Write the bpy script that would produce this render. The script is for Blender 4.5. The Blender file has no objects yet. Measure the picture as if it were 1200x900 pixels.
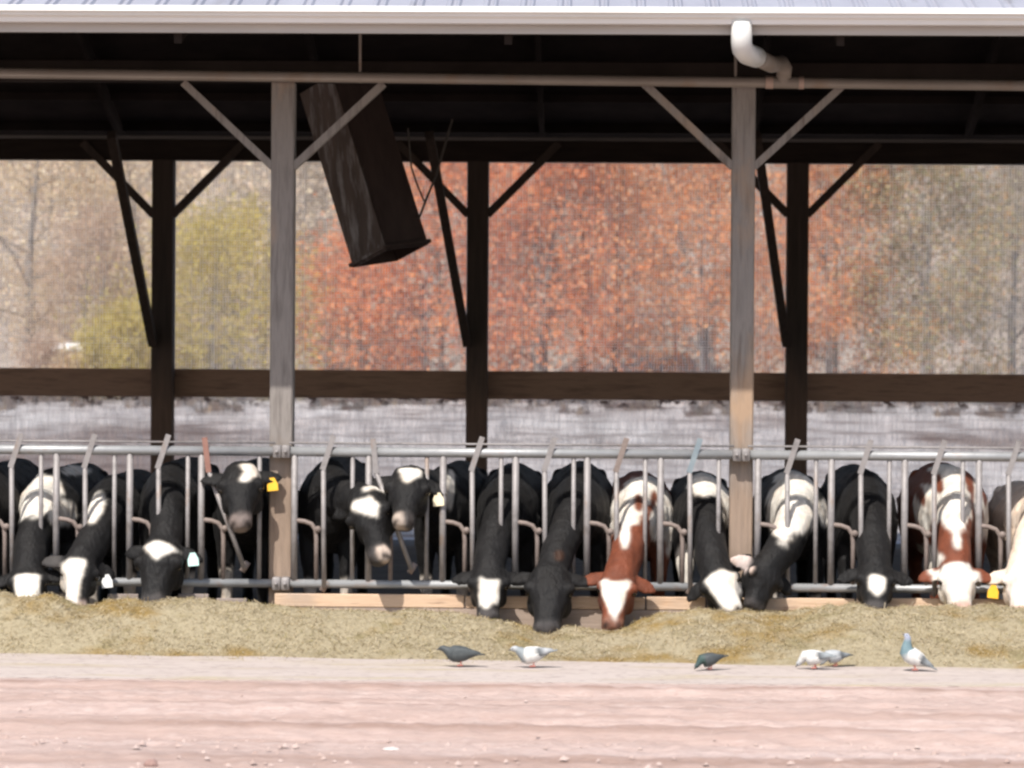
import bpy, bmesh, math, random
import numpy as np
from mathutils import Vector, Matrix, noise
R = math.radians
SC = bpy.context.scene
COL = SC.collection
# ------------------------------------------------------------------ camera
CAM = Vector((0.75, -27.0, 2.43)); FPX = 3780.0
YAW, PITCH, ROLL = 1.59, -0.61, 0.37
_F = Vector((-math.sin(R(YAW)) * math.cos(R(PITCH)), math.cos(R(YAW)) * math.cos(R(PITCH)), math.sin(R(PITCH))))
_R0 = _F.cross(Vector((0, 0, 1))).normalized(); _U0 = _R0.cross(_F)
_R = _R0 * math.cos(R(ROLL)) + _U0 * math.sin(R(ROLL)); _U = _U0 * math.cos(R(ROLL)) - _R0 * math.sin(R(ROLL))
cd = bpy.data.cameras.new('camera'); cam = bpy.data.objects.new('camera', cd); COL.objects.link(cam)
cam.matrix_world = Matrix(((_R.x, _U.x, -_F.x, CAM.x), (_R.y, _U.y, -_F.y, CAM.y), (_R.z, _U.z, -_F.z, CAM.z), (0, 0, 0, 1)))
cd.sensor_width = 36; cd.lens = FPX / 1200 * 36; cd.clip_start = 0.5; cd.clip_end = 2000
cd.dof.use_dof = True; cd.dof.focus_distance = 26.5; cd.dof.aperture_fstop = 2.6
SC.camera = cam
# ------------------------------------------------------------------ sky, sun, exposure
SUN_EL, SUN_AZ = 54.0, 200.0      # azimuth clockwise from +Y
w = bpy.data.worlds.new('World'); SC.world = w; w.use_nodes = True
nt = w.node_tree; bg = nt.nodes['Background']
sky = nt.nodes.new('ShaderNodeTexSky'); sky.sky_type = 'NISHITA'; sky.sun_disc = False
sky.sun_elevation = R(SUN_EL); sky.sun_rotation = R(SUN_AZ); sky.dust_density = 2.0
nt.links.new(sky.outputs[0], bg.inputs[0]); bg.inputs[1].default_value = 0.13
sd = bpy.data.lights.new('sun', 'SUN'); sun = bpy.data.objects.new('sun', sd); COL.objects.link(sun)
sd.energy = 4.2; sd.angle = R(0.5); sd.color = (1.0, 0.95, 0.88)
_S = Vector((math.sin(R(SUN_AZ)) * math.cos(R(SUN_EL)), math.cos(R(SUN_AZ)) * math.cos(R(SUN_EL)), math.sin(R(SUN_EL))))
sun.rotation_euler = _S.to_track_quat('Z', 'Y').to_euler(); sun.location = (0, -20, 30)
SC.view_settings.view_transform = 'Standard'; SC.view_settings.look = 'None'
SC.view_settings.exposure = 0.55; SC.view_settings.gamma = 1.0
SC.render.engine = 'CYCLES'; SC.cycles.filter_width = 2.6
SC.cycles.max_bounces = 6; SC.cycles.use_denoising = True

def at(px, py, Y):
    d = _F * FPX + _R * (px - 600) - _U * (py - 450)
    return CAM + d * ((Y - CAM.y) / d.y)
def X(px, Y=0, py=600): return at(px, py, Y).x
def Z(py, Y=0, px=600): return at(px, py, Y).z

# ------------------------------------------------------------------ helpers
def V(*a): return Vector(a)
class MB:
    """collects shapes, builds ONE mesh object"""
    def __init__(s): s.v = []; s.f = []; s.c = []
    def add(s, vs, fs):
        o = len(s.v); s.v += [tuple(p) for p in vs]; s.f += [tuple(i + o for i in f) for f in fs]; return s
    def box(s, a, b, bev=0.0):
        a, b = Vector(a), Vector(b)
        bm = bmesh.new(); bmesh.ops.create_cube(bm, size=1)
        for v in bm.verts: v.co = Vector((a[i] + (v.co[i] + .5) * (b[i] - a[i]) for i in range(3)))
        if bev: bmesh.ops.bevel(bm, geom=bm.edges[:], offset=bev, segments=1, affect='EDGES')
        bm.verts.index_update(); s.add([v.co for v in bm.verts], [[v.index for v in f.verts] for f in bm.faces]); bm.free(); return s
    def bar(s, p, q, wx, wy, ref=(0, 1, 0)):
        """rectangular bar from p to q, wx across ref, wy along ref"""
        p, q = Vector(p), Vector(q); t = (q - p).normalized(); r = Vector(ref); r = (r - t * r.dot(t)).normalized(); u = t.cross(r)
        vs = []
        for c in (p, q):
            for a, b in ((-1, -1), (1, -1), (1, 1), (-1, 1)): vs.append(c + u * (a * wx / 2) + r * (b * wy / 2))
        return s.add(vs, [(0, 3, 2, 1), (4, 5, 6, 7), (0, 1, 5, 4), (1, 2, 6, 5), (2, 3, 7, 6), (3, 0, 4, 7)])
    def loft(s, rings):
        n = len(rings[0]); vs = [p for r in rings for p in r]; fs = []
        for k in range(len(rings) - 1):
            for i in range(n): fs.append((k * n + i, k * n + (i + 1) % n, (k + 1) * n + (i + 1) % n, (k + 1) * n + i))
        fs.append(tuple(range(n))[::-1]); fs.append(tuple((len(rings) - 1) * n + i for i in range(n)))
        return s.add(vs, fs)
    def tube(s, pts, rad, ref=(1, 0, 0), n=10):
        """tapered tube; rad entries are r or (r_side, r_other)"""
        pts = [Vector(p) for p in pts]; rings = []
        for i, p in enumerate(pts):
            t = (pts[min(i + 1, len(pts) - 1)] - pts[max(i - 1, 0)]).normalized()
            r = Vector(ref); a = r - t * r.dot(t)
            if a.length < 1e-3: a = t.orthogonal()
            a.normalize(); b = t.cross(a)
            ra, rb = rad[i] if isinstance(rad[i], (tuple, list)) else (rad[i], rad[i])
            rings.append([p + a * (ra * math.cos(2 * math.pi * k / n)) + b * (rb * math.sin(2 * math.pi * k / n)) for k in range(n)])
        return s.loft(rings)
    def ball(s, c, r, n=10):
        rr = r if isinstance(r, (tuple, list)) else (r, r, r); rings = []
        for j in range(1, n):
            th = math.pi * j / n
            rings.append([Vector(c) + V(rr[0] * math.sin(th) * math.cos(2 * math.pi * k / n), rr[1] * math.sin(th) * math.sin(2 * math.pi * k / n), -rr[2] * math.cos(th)) for k in range(n)])
        return s.loft(rings)
    def mesh(s, name, loc=(0, 0, 0)):
        m = bpy.data.meshes.new(name); l = Vector(loc)
        m.from_pydata([(p[0] - l[0], p[1] - l[1], p[2] - l[2]) for p in s.v], [], s.f); m.update(); return m
    def build(s, name, mat, parent=None, smooth=False, loc=None):
        """world-space shapes -> object; origin at parent's place (all parents are unrotated)"""
        pl = Vector((0, 0, 0)); q = parent
        while q: pl += Vector(q.location); q = q.parent
        l = Vector(loc) if loc is not None else pl
        o = bpy.data.objects.new(name, s.mesh(name, l if parent is None else pl)); COL.objects.link(o)
        o.data.materials.append(mat)
        if parent: o.parent = parent
        else: o.location = l
        fixn(o.data)
        if smooth: o.data.polygons.foreach_set('use_smooth', [True] * len(o.data.polygons))
        return o
def fixn(m):
    bm = bmesh.new(); bm.from_mesh(m); bmesh.ops.recalc_face_normals(bm, faces=bm.faces[:]); bm.to_mesh(m); bm.free()
def tag(o, label=None, cat=None, group=None, kind=None):
    for k, v in (('label', label), ('category', cat), ('group', group), ('kind', kind)):
        if v: o[k] = v
    return o
def thing(name, loc, label, cat, group=None):
    o = bpy.data.objects.new(name, None); COL.objects.link(o); o.location = loc; o.empty_display_size = .2
    return tag(o, label, cat, group)
def quads(name, P, mat, parent=None, attr=None):
    """P: (n,4,3) array of separate quads"""
    n = len(P); m = bpy.data.meshes.new(name); m.vertices.add(4 * n); m.vertices.foreach_set('co', P.reshape(-1).astype(np.float32))
    m.loops.add(4 * n); m.loops.foreach_set('vertex_index', np.arange(4 * n, dtype=np.int32)); m.polygons.add(n)
    m.polygons.foreach_set('loop_start', np.arange(0, 4 * n, 4, dtype=np.int32)); m.polygons.foreach_set('loop_total', np.full(n, 4, dtype=np.int32))
    m.update(calc_edges=True); o = bpy.data.objects.new(name, m); COL.objects.link(o); m.materials.append(mat)
    if parent: o.parent = parent
    return o

# ------------------------------------------------------------------ materials
def ramp(nt, fac, cols, pos=None):
    r = nt.nodes.new('ShaderNodeValToRGB'); e = r.color_ramp.elements
    pos = pos or [i / (len(cols) - 1) for i in range(len(cols))]
    while len(e) < len(cols): e.new(.5)
    for k, c in enumerate(cols): e[k].position = pos[k]; e[k].color = (*c, 1)
    nt.links.new(fac, r.inputs[0]); return r.outputs[0]
def noise_tex(nt, scale, stretch=(1, 1, 1), detail=5, rough=.6, coord='Object'):
    tc = nt.nodes.new('ShaderNodeTexCoord'); mp = nt.nodes.new('ShaderNodeMapping'); mp.inputs['Scale'].default_value = stretch
    n = nt.nodes.new('ShaderNodeTexNoise'); n.inputs['Scale'].default_value = scale; n.inputs['Detail'].default_value = detail; n.inputs['Roughness'].default_value = rough
    nt.links.new(tc.outputs[coord], mp.inputs[0]); nt.links.new(mp.outputs[0], n.inputs[0]); return n.outputs[0]
def mixc(nt, fac, a, b, mode='MIX'):
    m = nt.nodes.new('ShaderNodeMix'); m.data_type = 'RGBA'; m.blend_type = mode
    if isinstance(fac, float): m.inputs[0].default_value = fac
    else: nt.links.new(fac, m.inputs[0])
    for s, x in ((6, a), (7, b)):
        if isinstance(x, tuple): m.inputs[s].default_value = (*x, 1)
        else: nt.links.new(x, m.inputs[s])
    return m.outputs[2]
def mat(name, cols, scale=4, stretch=(1, 1, 1), rough=.8, bump=.0, bscale=None, metal=0, pos=None, layers=(), spec=.3, detail=5):
    """noise-coloured principled; layers: (colour, noise scale, stretch, lo, hi) stains over it"""
    m = bpy.data.materials.new(name); m.use_nodes = True; nt = m.node_tree; b = nt.nodes['Principled BSDF']
    f = noise_tex(nt, scale, stretch, detail); c = ramp(nt, f, cols, pos or [.3 + .4 * i / max(1, len(cols) - 1) for i in range(len(cols))])
    for col, sc2, st2, lo, hi in layers:
        k = ramp(nt, noise_tex(nt, sc2, st2), [(0, 0, 0), (1, 1, 1)], [lo, hi]); c = mixc(nt, k, c, col)
    nt.links.new(c, b.inputs['Base Color']); b.inputs['Roughness'].default_value = rough; b.inputs['Metallic'].default_value = metal
    b.inputs['Specular IOR Level'].default_value = spec
    if bump:
        bp = nt.nodes.new('ShaderNodeBump'); bp.inputs['Strength'].default_value = bump; bp.inputs['Distance'].default_value = .02
        nt.links.new(noise_tex(nt, bscale or scale * 3, stretch), bp.inputs['Height']); nt.links.new(bp.outputs[0], b.inputs['Normal'])
    return m
def mat_island(name, cols, rough=.8, transl=0.0, noise_amt=0):
    m = bpy.data.materials.new(name); m.use_nodes = True; nt = m.node_tree; b = nt.nodes['Principled BSDF']
    g = nt.nodes.new('ShaderNodeNewGeometry'); c = ramp(nt, g.outputs['Random Per Island'], cols)
    nt.links.new(c, b.inputs['Base Color']); b.inputs['Roughness'].default_value = rough; b.inputs['Specular IOR Level'].default_value = .15
    if transl:
        t = nt.nodes.new('ShaderNodeBsdfTranslucent'); nt.links.new(c, t.inputs[0]); mx = nt.nodes.new('ShaderNodeMixShader'); mx.inputs[0].default_value = transl
        nt.links.new(b.outputs[0], mx.inputs[1]); nt.links.new(t.outputs[0], mx.inputs[2]); nt.links.new(mx.outputs[0], nt.nodes['Material Output'].inputs[0])
    return m
def mat_attr(name, attr, rough=.6, bump=.25, bscale=60, sheen=.0):
    m = bpy.data.materials.new(name); m.use_nodes = True; nt = m.node_tree; b = nt.nodes['Principled BSDF']
    a = nt.nodes.new('ShaderNodeAttribute'); a.attribute_name = attr
    k = ramp(nt, noise_tex(nt, 9, (1, 1, .5)), [(.7, .7, .7), (1.15, 1.12, 1.08)], [.3, .7])
    nt.links.new(mixc(nt, 1.0, a.outputs['Color'], k, 'MULTIPLY'), b.inputs['Base Color'])
    b.inputs['Roughness'].default_value = rough; b.inputs['Specular IOR Level'].default_value = .22
    b.inputs['Sheen Weight'].default_value = sheen; b.inputs['Sheen Roughness'].default_value = .5
    bp = nt.nodes.new('ShaderNodeBump'); bp.inputs['Strength'].default_value = bump; bp.inputs['Distance'].default_value = .02
    nt.links.new(noise_tex(nt, bscale, (1, 1, .3)), bp.inputs['Height']); nt.links.new(bp.outputs[0], b.inputs['Normal'])
    return m

M = {}
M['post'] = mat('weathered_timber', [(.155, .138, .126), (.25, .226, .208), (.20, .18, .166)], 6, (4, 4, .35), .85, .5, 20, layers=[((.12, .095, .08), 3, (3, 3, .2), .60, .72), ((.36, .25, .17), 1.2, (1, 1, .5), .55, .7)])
def lower_tone(m, col, z0, z1):  # blends a second wood tone in towards the foot
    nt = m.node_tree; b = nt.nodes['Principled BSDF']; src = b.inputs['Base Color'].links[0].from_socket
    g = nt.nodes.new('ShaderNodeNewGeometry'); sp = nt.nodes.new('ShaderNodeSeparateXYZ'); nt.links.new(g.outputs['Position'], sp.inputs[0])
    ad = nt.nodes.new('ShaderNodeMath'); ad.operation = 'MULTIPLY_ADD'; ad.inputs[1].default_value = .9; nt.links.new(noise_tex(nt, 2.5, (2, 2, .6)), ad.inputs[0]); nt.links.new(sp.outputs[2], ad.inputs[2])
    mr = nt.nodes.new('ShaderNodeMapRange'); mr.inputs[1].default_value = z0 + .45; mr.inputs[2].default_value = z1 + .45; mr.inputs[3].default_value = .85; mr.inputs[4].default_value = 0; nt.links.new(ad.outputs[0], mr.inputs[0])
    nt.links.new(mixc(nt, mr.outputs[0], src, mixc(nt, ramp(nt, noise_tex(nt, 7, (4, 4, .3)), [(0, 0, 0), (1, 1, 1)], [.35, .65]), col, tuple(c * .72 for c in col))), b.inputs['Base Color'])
lower_tone(M['post'], (.34, .245, .18), 1.2, 1.75)  # tan wear where cattle rub the lower posts
M['darkwood'] = mat('dark_stained_timber', [(.19, .108, .072), (.31, .18, .118), (.24, .136, .09)], 4, (.5, 4, 4), .8, .3, 15)
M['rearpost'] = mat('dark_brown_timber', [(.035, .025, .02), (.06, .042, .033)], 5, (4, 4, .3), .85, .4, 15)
lower_tone(M['rearpost'], (.17, .098, .065), 1.7, 2.5)  # browner towards the foot, darker above
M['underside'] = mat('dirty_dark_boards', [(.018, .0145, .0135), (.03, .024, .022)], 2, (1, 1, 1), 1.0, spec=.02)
M['chute'] = mat('weathered_lit_board', [(.05, .034, .028), (.085, .06, .05)], 3, (3, 3, .4), .7, .4, 12, layers=[((.20, .185, .185), 4, (3, 3, .5), .50, .70)])  # grey weathering, plus a lighter base painted in for the lit side
M['headerdark'] = mat('near_black_timber', [(.018, .013, .011), (.03, .022, .018)], 4, (.4, 3, 3), .9, .3, spec=.1)  # even near-black tone for the rear header
M['edgelit'] = mat('lit_edge_tone', [(.10, .09, .085), (.15, .135, .13)], 2, (.4, 1, 1))  # paler tone standing in for light on the rear header's top edge
M['chuteshade'] = mat('shaded_board', [(.028, .017, .014), (.045, .029, .024)], 3, (3, 3, .4), .8, .3, 12)  # darker copy, shade painted into the sides turned from the light
M['galv'] = mat('galvanised_steel', [(.17, .155, .15), (.27, .25, .245), (.22, .20, .195)], 7, (1, 1, 1), .55, .15, 40, metal=.15, layers=[((.24, .17, .13), 6, (1, 1, .5), .58, .72)], spec=.5)
M['rail'] = mat('bright_galvanised_steel', [(.25, .255, .26), (.34, .345, .35)], 5, (1, 1, 1), .45, .12, 30, metal=.25, layers=[((.27, .2, .17), 5, (.6, 1, 1), .60, .74)], spec=.5)
M['rust'] = mat('muddy_brown_steel', [(.15, .115, .10), (.23, .185, .165), (.19, .15, .13)], 8, (1, 1, 1), .7, .2, 40, metal=.1)
M['redlever'] = mat('red_lever_paint', [(.22, .105, .08), (.28, .155, .125)], 8, rough=.6)
M['bluelever'] = mat('blue_grey_lever_paint', [(.17, .21, .24), (.24, .28, .30)], 8, rough=.5)
M['gutter'] = mat('white_gutter_enamel', [(.66, .65, .62), (.72, .71, .69)], 3, (.3, 1, 1), .35, layers=[((.66, .62, .57), 2, (.25, 1, 3), .62, .75)], spec=.5)
M['fascia'] = mat('grey_fascia_paint', [(.40, .38, .36), (.47, .45, .43)], 3, (.3, 1, 3), .7)
M['pvc'] = mat('white_pvc', [(.55, .55, .53), (.62, .62, .60)], 4, rough=.4, spec=.5)
M['pvcdirty'] = mat('grimy_pvc', [(.17, .145, .125), (.24, .21, .185)], 4, (.3, 1, 1), .55, layers=[((.2, .14, .1), 3, (1, 1, 1), .55, .75)])
M['pvcpink'] = mat('pinkish_pvc_fitting', [(.33, .24, .2), (.42, .32, .27)], 6, rough=.5)
M['roof'] = mat('pale_ribbed_steel', [(.30, .30, .34), (.37, .37, .41)], 2, (1, .3, 1), .5, metal=.2, layers=[((.24, .23, .24), 2, (2, .3, 1), .6, .75)])
M['board'] = mat('pale_sawn_board', [(.46, .30, .19), (.60, .43, .30), (.52, .35, .235)], 3, (.5, 4, 8), .75, .3, 12, layers=[((.30, .2, .14), 4, (.6, 1, 5), .6, .72), ((.38, .3, .24), 1.5, (1, 1, 1), .55, .75)])
M['board2'] = mat('grey_old_board', [(.26, .2, .16), (.36, .28, .23)], 3, (.5, 4, 8), .8, .3, 12)
M['concrete'] = mat('stained_concrete', [(.20, .165, .15), (.30, .25, .225)], 3, (1, 1, 1), .9, .3, 25)
M['floor'] = mat('dirty_barn_floor', [(.09, .075, .06), (.16, .13, .11)], 2, rough=.95, bump=.3)
M['rope'] = mat('dark_rope', [(.05, .045, .04), (.08, .07, .06)], 20)
M['netthread'] = mat('pale_net_thread', [(.80, .76, .73), (.86, .83, .81)], .6, rough=.9)
_nt = M['netthread'].node_tree; _b = _nt.nodes['Principled BSDF']; _t = _nt.nodes.new('ShaderNodeBsdfTranslucent'); _m = _nt.nodes.new('ShaderNodeMixShader'); _m.inputs[0].default_value = .6
_nt.links.new(_b.inputs['Base Color'].links[0].from_socket, _t.inputs[0]); _nt.links.new(_b.outputs[0], _m.inputs[1]); _nt.links.new(_t.outputs[0], _m.inputs[2]); _nt.links.new(_m.outputs[0], _nt.nodes['Material Output'].inputs[0])
M['coat'] = mat_attr('cow_coat', 'coat', rough=.6, bump=.7, bscale=38, sheen=.02)
M['eye'] = mat('dark_glossy_eye', [(.008, .006, .005), (.014, .01, .008)], 5, rough=.12, spec=.6)
M['tagyellow'] = mat('yellow_tag_plastic', [(.80, .43, .03), (.86, .5, .05)], 9, rough=.4)
M['tagwhite'] = mat('white_tag_plastic', [(.78, .8, .78), (.84, .84, .82)], 9, rough=.4)
M['tagteal'] = mat('pale_teal_tag_plastic', [(.5, .78, .72), (.6, .84, .8)], 9, rough=.4)
M['tagcream'] = mat('cream_tag_plastic', [(.78, .68, .45), (.84, .74, .52)], 9, rough=.4)

# ================================================================== SETTING
rng = np.random.default_rng(7); random.seed(7)
def fbm(x, y, s, o=4):
    a = 0; k = 1
    for i in range(o): a += k * noise.noise(V(x * s, y * s, 3.7 * i)); s *= 2.03; k *= .5
    return a
M['ground'] = mat('pale_yard_ground', [(.38, .325, .30), (.50, .45, .43), (.44, .385, .36)], .35, (1, .12, 1), .95, layers=[((.56, .52, .50), .22, (.5, .10, 1), .48, .56), ((.20, .14, .115), .25, (.35, .05, 1), .52, .60)])
M['field'] = mat('dry_field', [(.22, .17, .11), (.3, .25, .15)], .5, (1, .4, 1), .95)
MB().add([(-900, -200, -.2), (900, -200, -.2), (900, 1500, -.2), (-900, 1500, -.2)], [(0, 1, 2, 3)]).build('ground', M['field'])['kind'] = 'structure'
MB().add([(-110, 13.05, -.012), (110, 13.05, -.012), (110, 142, -.012), (-110, 142, -.012)], [(0, 1, 2, 3)]).build('gravel_yard', M['ground'])['kind'] = 'structure'
MB().box((-13.5, .12, -.3), (13.5, 13.0, .06)).build('barn_floor', M['floor'])['kind'] = 'structure'
# pink dirt road with ruts running along the barn
M['road'] = mat('pink_dirt', [(.355, .262, .228), (.44, .335, .298), (.395, .296, .262)], 1.6, (.25, 1.6, 1), .95, .8, 40, layers=[((.455, .36, .325), 14, (.5, 1.0, 1), .52, .68), ((.285, .195, .16), .9, (.05, 1.9, 1), .48, .62), ((.45, .355, .325), .8, (.05, 2.2, 1), .54, .66), ((.345, .25, .22), 30, (.5, 1, 1), .52, .70)])
def rut(y):
    return sum(-d * math.exp(-((y - c) / s) ** 2) for c, d, s in ((-5.0, .035, .22), (-6.1, .05, .3), (-7.0, .03, .2), (-4.25, .02, .2), (-8.3, .03, .35), (-9.6, .03, .4))) + sum(d * math.exp(-((y - c) / s) ** 2) for c, d, s in ((-5.5, .03, .2), (-6.6, .035, .18), (-4.0, .015, .1)))
gx = np.linspace(-8, 8, 420); gy = np.concatenate([np.linspace(-14, -9.2, 60), np.linspace(-9.1, -3.55, 230)])
vs = []; fs = []; nx = len(gx)
for y in gy:
    for x in gx:
        yy = y + .12 * noise.noise(V(x * .35, y * .2, 0)) + .02 * x
        e = min(1, max(0, (-3.58 - y) / .25))
        vs.append((x, y, .012 + e * (rut(yy) * 1.5 + .016 * fbm(x * .35, y * 2, 1.3) + .018 * fbm(x, y * 1.6, 5, 4))))
for j in range(len(gy) - 1):
    for i in range(nx - 1): fs.append((j * nx + i, j * nx + i + 1, (j + 1) * nx + i + 1, (j + 1) * nx + i))
o = MB().add(vs, fs).build('dirt_road', M['road'], smooth=True); o['kind'] = 'structure'
for nm, a in (('dirt_road_end', (-60, -8)), ('dirt_road_end', (8, 60))):
    MB().add([(a[0], -14, .012), (a[1], -14, .012), (a[1], -3.55, .012), (a[0], -3.55, .012)], [(0, 1, 2, 3)]).build('dirt_road', M['road'])['kind'] = 'structure'
MB().add([(-60, -60, .012), (60, -60, .012), (60, -14, .012), (-60, -14, .012)], [(0, 1, 2, 3)]).build('dirt_road', M['road'])['kind'] = 'structure'
M['lane'] = mat('pale_dusty_concrete', [(.37, .31, .28), (.45, .39, .36), (.41, .35, .32)], 1.8, (.3, 1.5, 1), .95, .5, 40, layers=[((.40, .34, .25), 1.2, (.5, 2, 1), .52, .66), ((.29, .24, .22), 22, (.5, 1, 1), .54, .68)])
MB().box((-60, -3.62, -.2), (60, -.12, .018)).build('feed_lane', M['lane'])['kind'] = 'structure'

# loose stones on the road
M['stone'] = mat_island('road_stones', [(.30, .215, .185), (.40, .305, .27), (.44, .35, .315), (.34, .25, .22)])
mb = MB()
for i in range(1600):
    y = -8.6 - 3 * random.random() if random.random() < .2 else -4 - 5.0 * random.random() ** .6; x = random.uniform(-5.2, 6.2); r = random.choice([.006, .008, .01, .014, .02]) * random.uniform(.7, 1.2)
    if y > -6.9: r *= .6
    c = V(x, y, .012 + rut(y + .02 * x) + r * .2)
    ps = [c + V(r * random.uniform(.8, 1.8) * math.cos(a), r * math.sin(a) * random.uniform(.7, 1.3), random.uniform(-.3, .3) * r) for a in (0, 1.3, 2.5, 3.8, 5.1)]
    mb.add(ps + [c + V(0, 0, r * .9)], [(k, (k + 1) % 5, 5) for k in range(5)])
tag(mb.build('gravel', M['stone']), 'small pale stones scattered over the pink dirt road', 'gravel', kind='stuff')
def rock(px, py, w_, h_, m, label):
    p = CAM + (at(px, py, 0) - CAM) * 1.0; d = p - CAM; t = (CAM.z - .01) / -d.z; p = CAM + d * t
    mb = MB(); rings = []
    for k, (s, z) in enumerate(((.9, -.1), (1, .25), (.8, .7), (.4, .98))):
        rings.append([p + V(w_ * s * math.cos(a) * (1 + .25 * noise.noise(V(a * 2, z, px))), w_ * s * .8 * math.sin(a), h_ * z * (1 + .3 * noise.noise(V(a, px, z)))) for a in [i * math.pi / 5 for i in range(10)]])
    mb.loft(rings); tag(mb.build('stone', m, loc=p), label, 'stone', 'single stones lying on the dirt road')
rock(177, 897, .045, .035, mat('dark_red_stone', [(.24, .15, .13), (.32, .21, .18)], 20, bump=.4), 'dark reddish clod on the road at the bottom edge of the photo')
rock(458, 879, .055, .018, mat('white_stone', [(.50, .43, .40), (.58, .51, .48)], 20, bump=.4), 'flat whitish stone lying on the pink dirt road')

# feed heap: height field with chopped straw over it
RIDGE = [(-200, 700), (0, 698), (60, 700), (105, 712), (140, 704), (200, 706), (300, 710), (345, 716), (400, 718), (500, 720), (545, 724), (590, 731), (640, 742), (690, 742), (740, 737), (775, 724), (815, 718), (870, 715), (925, 720), (985, 715), (1010, 709), (1100, 713), (1200, 712), (1400, 712)]
def interp(t, T):
    for (a, b), (c, d) in zip(T, T[1:]):
        if t <= c: return b + (d - b) * max(0, (t - a) / (c - a))
    return T[-1][1]
YR = -.78
COWX = [X(c, -.5, 710) for c in (31, 92, 177, 571, 641, 718, 853, 890, 1027, 1127, 1189)]
def feed_h(x, y):
    px = 705 + (x - CAM.x) * 144; hz = Z(interp(px, RIDGE), YR, px)
    foot = -1.78 - .065 * (x + 4) + .10 * noise.noise(V(x * 1.3, 0, 5))
    if y > YR:
        t = (y - YR) / (-.06 - YR); h = hz * (1 - .42 * t * t)
    else:
        t = (YR - y) / (YR - foot); t = min(t, 1); h = hz * (1 - t) ** 1.0 * (1 + .55 * t * (1 - t)) 
    k = 1 if y > YR else max(.1, 1 - t)
    for cx in COWX:
        h -= .055 * math.exp(-((x - cx) / .13) ** 2 - ((y + .50) / .30) ** 2)
    return h + k * (.045 * fbm(x, y, 2.2, 4) + .022 * fbm(x, y, 9, 3))
gx = np.linspace(-6.5, 6.8, 560); gy = np.linspace(-2.35, -.06, 100); vs = []; fs = []; nx = len(gx)
for y in gy:
    for x in gx: vs.append((x, y, max(.0, feed_h(x, y)) + .012))
for j in range(len(gy) - 1):
    for i in range(nx - 1):
        if max(vs[j * nx + i][2], vs[(j + 1) * nx + i][2]) > .0125: fs.append((j * nx + i, j * nx + i + 1, (j + 1) * nx + i + 1, (j + 1) * nx + i))
M['feed'] = mat('chopped_silage', [(.20, .165, .10), (.34, .29, .195), (.27, .225, .145)], 14, (1, 1, 1), .95, .8, 60, layers=[((.24, .165, .06), 1.3, (1, 1, 1), .52, .64), ((.24, .20, .11), 2.4, (1, 1, 1), .56, .66)])
o = MB().add(vs, fs).build('silage_feed', M['feed'], smooth=True); tag(o, 'long heap of chopped straw coloured feed in front of the cows', 'feed', kind='stuff')
M['straw'] = mat_island('straw_bits', [(.24, .18, .09), (.41, .325, .20), (.49, .41, .29), (.33, .26, .13), (.21, .185, .075), (.43, .345, .225), (.55, .48, .37)], transl=.15)
n = 80000; P = []
xs = rng.uniform(-5.6, 6.2, n); ys = -.1 - 2.15 * rng.random(n) ** .9
for i in range(n):
    x, y = xs[i], ys[i]; h = feed_h(x, y)
    if noise.noise(V(x * 1.3, y * 1.8, 9)) > .18 and rng.random() < .6: continue
    if h < .004:
        if rng.random() < (.80 if y > -2.2 else .95): continue
        h = .004
    if y < -2.0 and rng.random() < .6: continue
    l = rng.uniform(.008, .024) if rng.random() < .975 else rng.uniform(.06, .14); wd = rng.uniform(.0025, .006); a = rng.uniform(0, 6.28); e = rng.uniform(-.3, .9)
    d = np.array([math.cos(a) * math.cos(e), math.sin(a) * math.cos(e), math.sin(e)]); s = np.array([-math.sin(a), math.cos(a), rng.uniform(-.6, .6)]); c = np.array([x, y, h + .016 + rng.uniform(0, .012)])
    P.append([c - d * l / 2 - s * wd / 2, c + d * l / 2 - s * wd / 2, c + d * l / 2 + s * wd / 2, c - d * l / 2 + s * wd / 2])
tag(quads('straw', np.array(P), M['straw']), 'chopped straw strewn over the feed heap', 'straw', kind='stuff')

# ================================================================== BARN
barn = thing('feeding_barn', (0, 6, 0), 'open sided feeding barn with ribbed steel roof, timber posts and white gutter', 'barn')
YF, YB = 0.16, 11.6          # post rows
EY = -1.80                   # eave
BX0, BX1 = -13.4, 13.4
def B(name, mb, m, parent=barn, smooth=False): return mb.build(name, m, parent, smooth)
def post_with_braces(px, Y, wpx, ztop, m, brace_len_px, zb_py, zt_py, wob=0.0, brpx=8.5):
    x = X(px, Y); hw = wpx / 2 * (Y - CAM.y) / FPX
    p = B('post', MB().box((x - hw, Y - hw, 0), (x + hw, Y + hw, ztop), .012), m)
    bw = brpx * (Y - CAM.y) / FPX
    for s in (-1, 1):
        L = brace_len_px * (Y - CAM.y) / FPX
        B('knee_brace', MB().bar((x + s * hw * .9, Y - hw * .4, Z(zb_py, Y, px)), (x + s * (hw + L), Y - hw * .4, Z(zt_py, Y, px)), bw, bw * 1.5), m, p)
    return p
fz = Z(100, YF)
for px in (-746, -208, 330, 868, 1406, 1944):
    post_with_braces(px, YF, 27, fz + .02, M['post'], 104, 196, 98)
rz0, rz1 = Z(190, YB), Z(164, YB)
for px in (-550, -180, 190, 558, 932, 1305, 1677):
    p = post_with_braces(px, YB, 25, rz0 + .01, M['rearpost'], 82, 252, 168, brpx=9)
    # long brace from the back post up and forward to the rafters
    off = {-550: 48, 1677: 20, -180: 46, 190: 42, 558: 38, 932: 30, 1305: 24}[px]
    a = at(px - 11, 402, YB - .16); b = at(px - 11 - off * 1.15, 158, YB - 2.2)
    B('rafter_brace', MB().bar(a, b, .1, .14), M['rearpost'], p)
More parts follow.
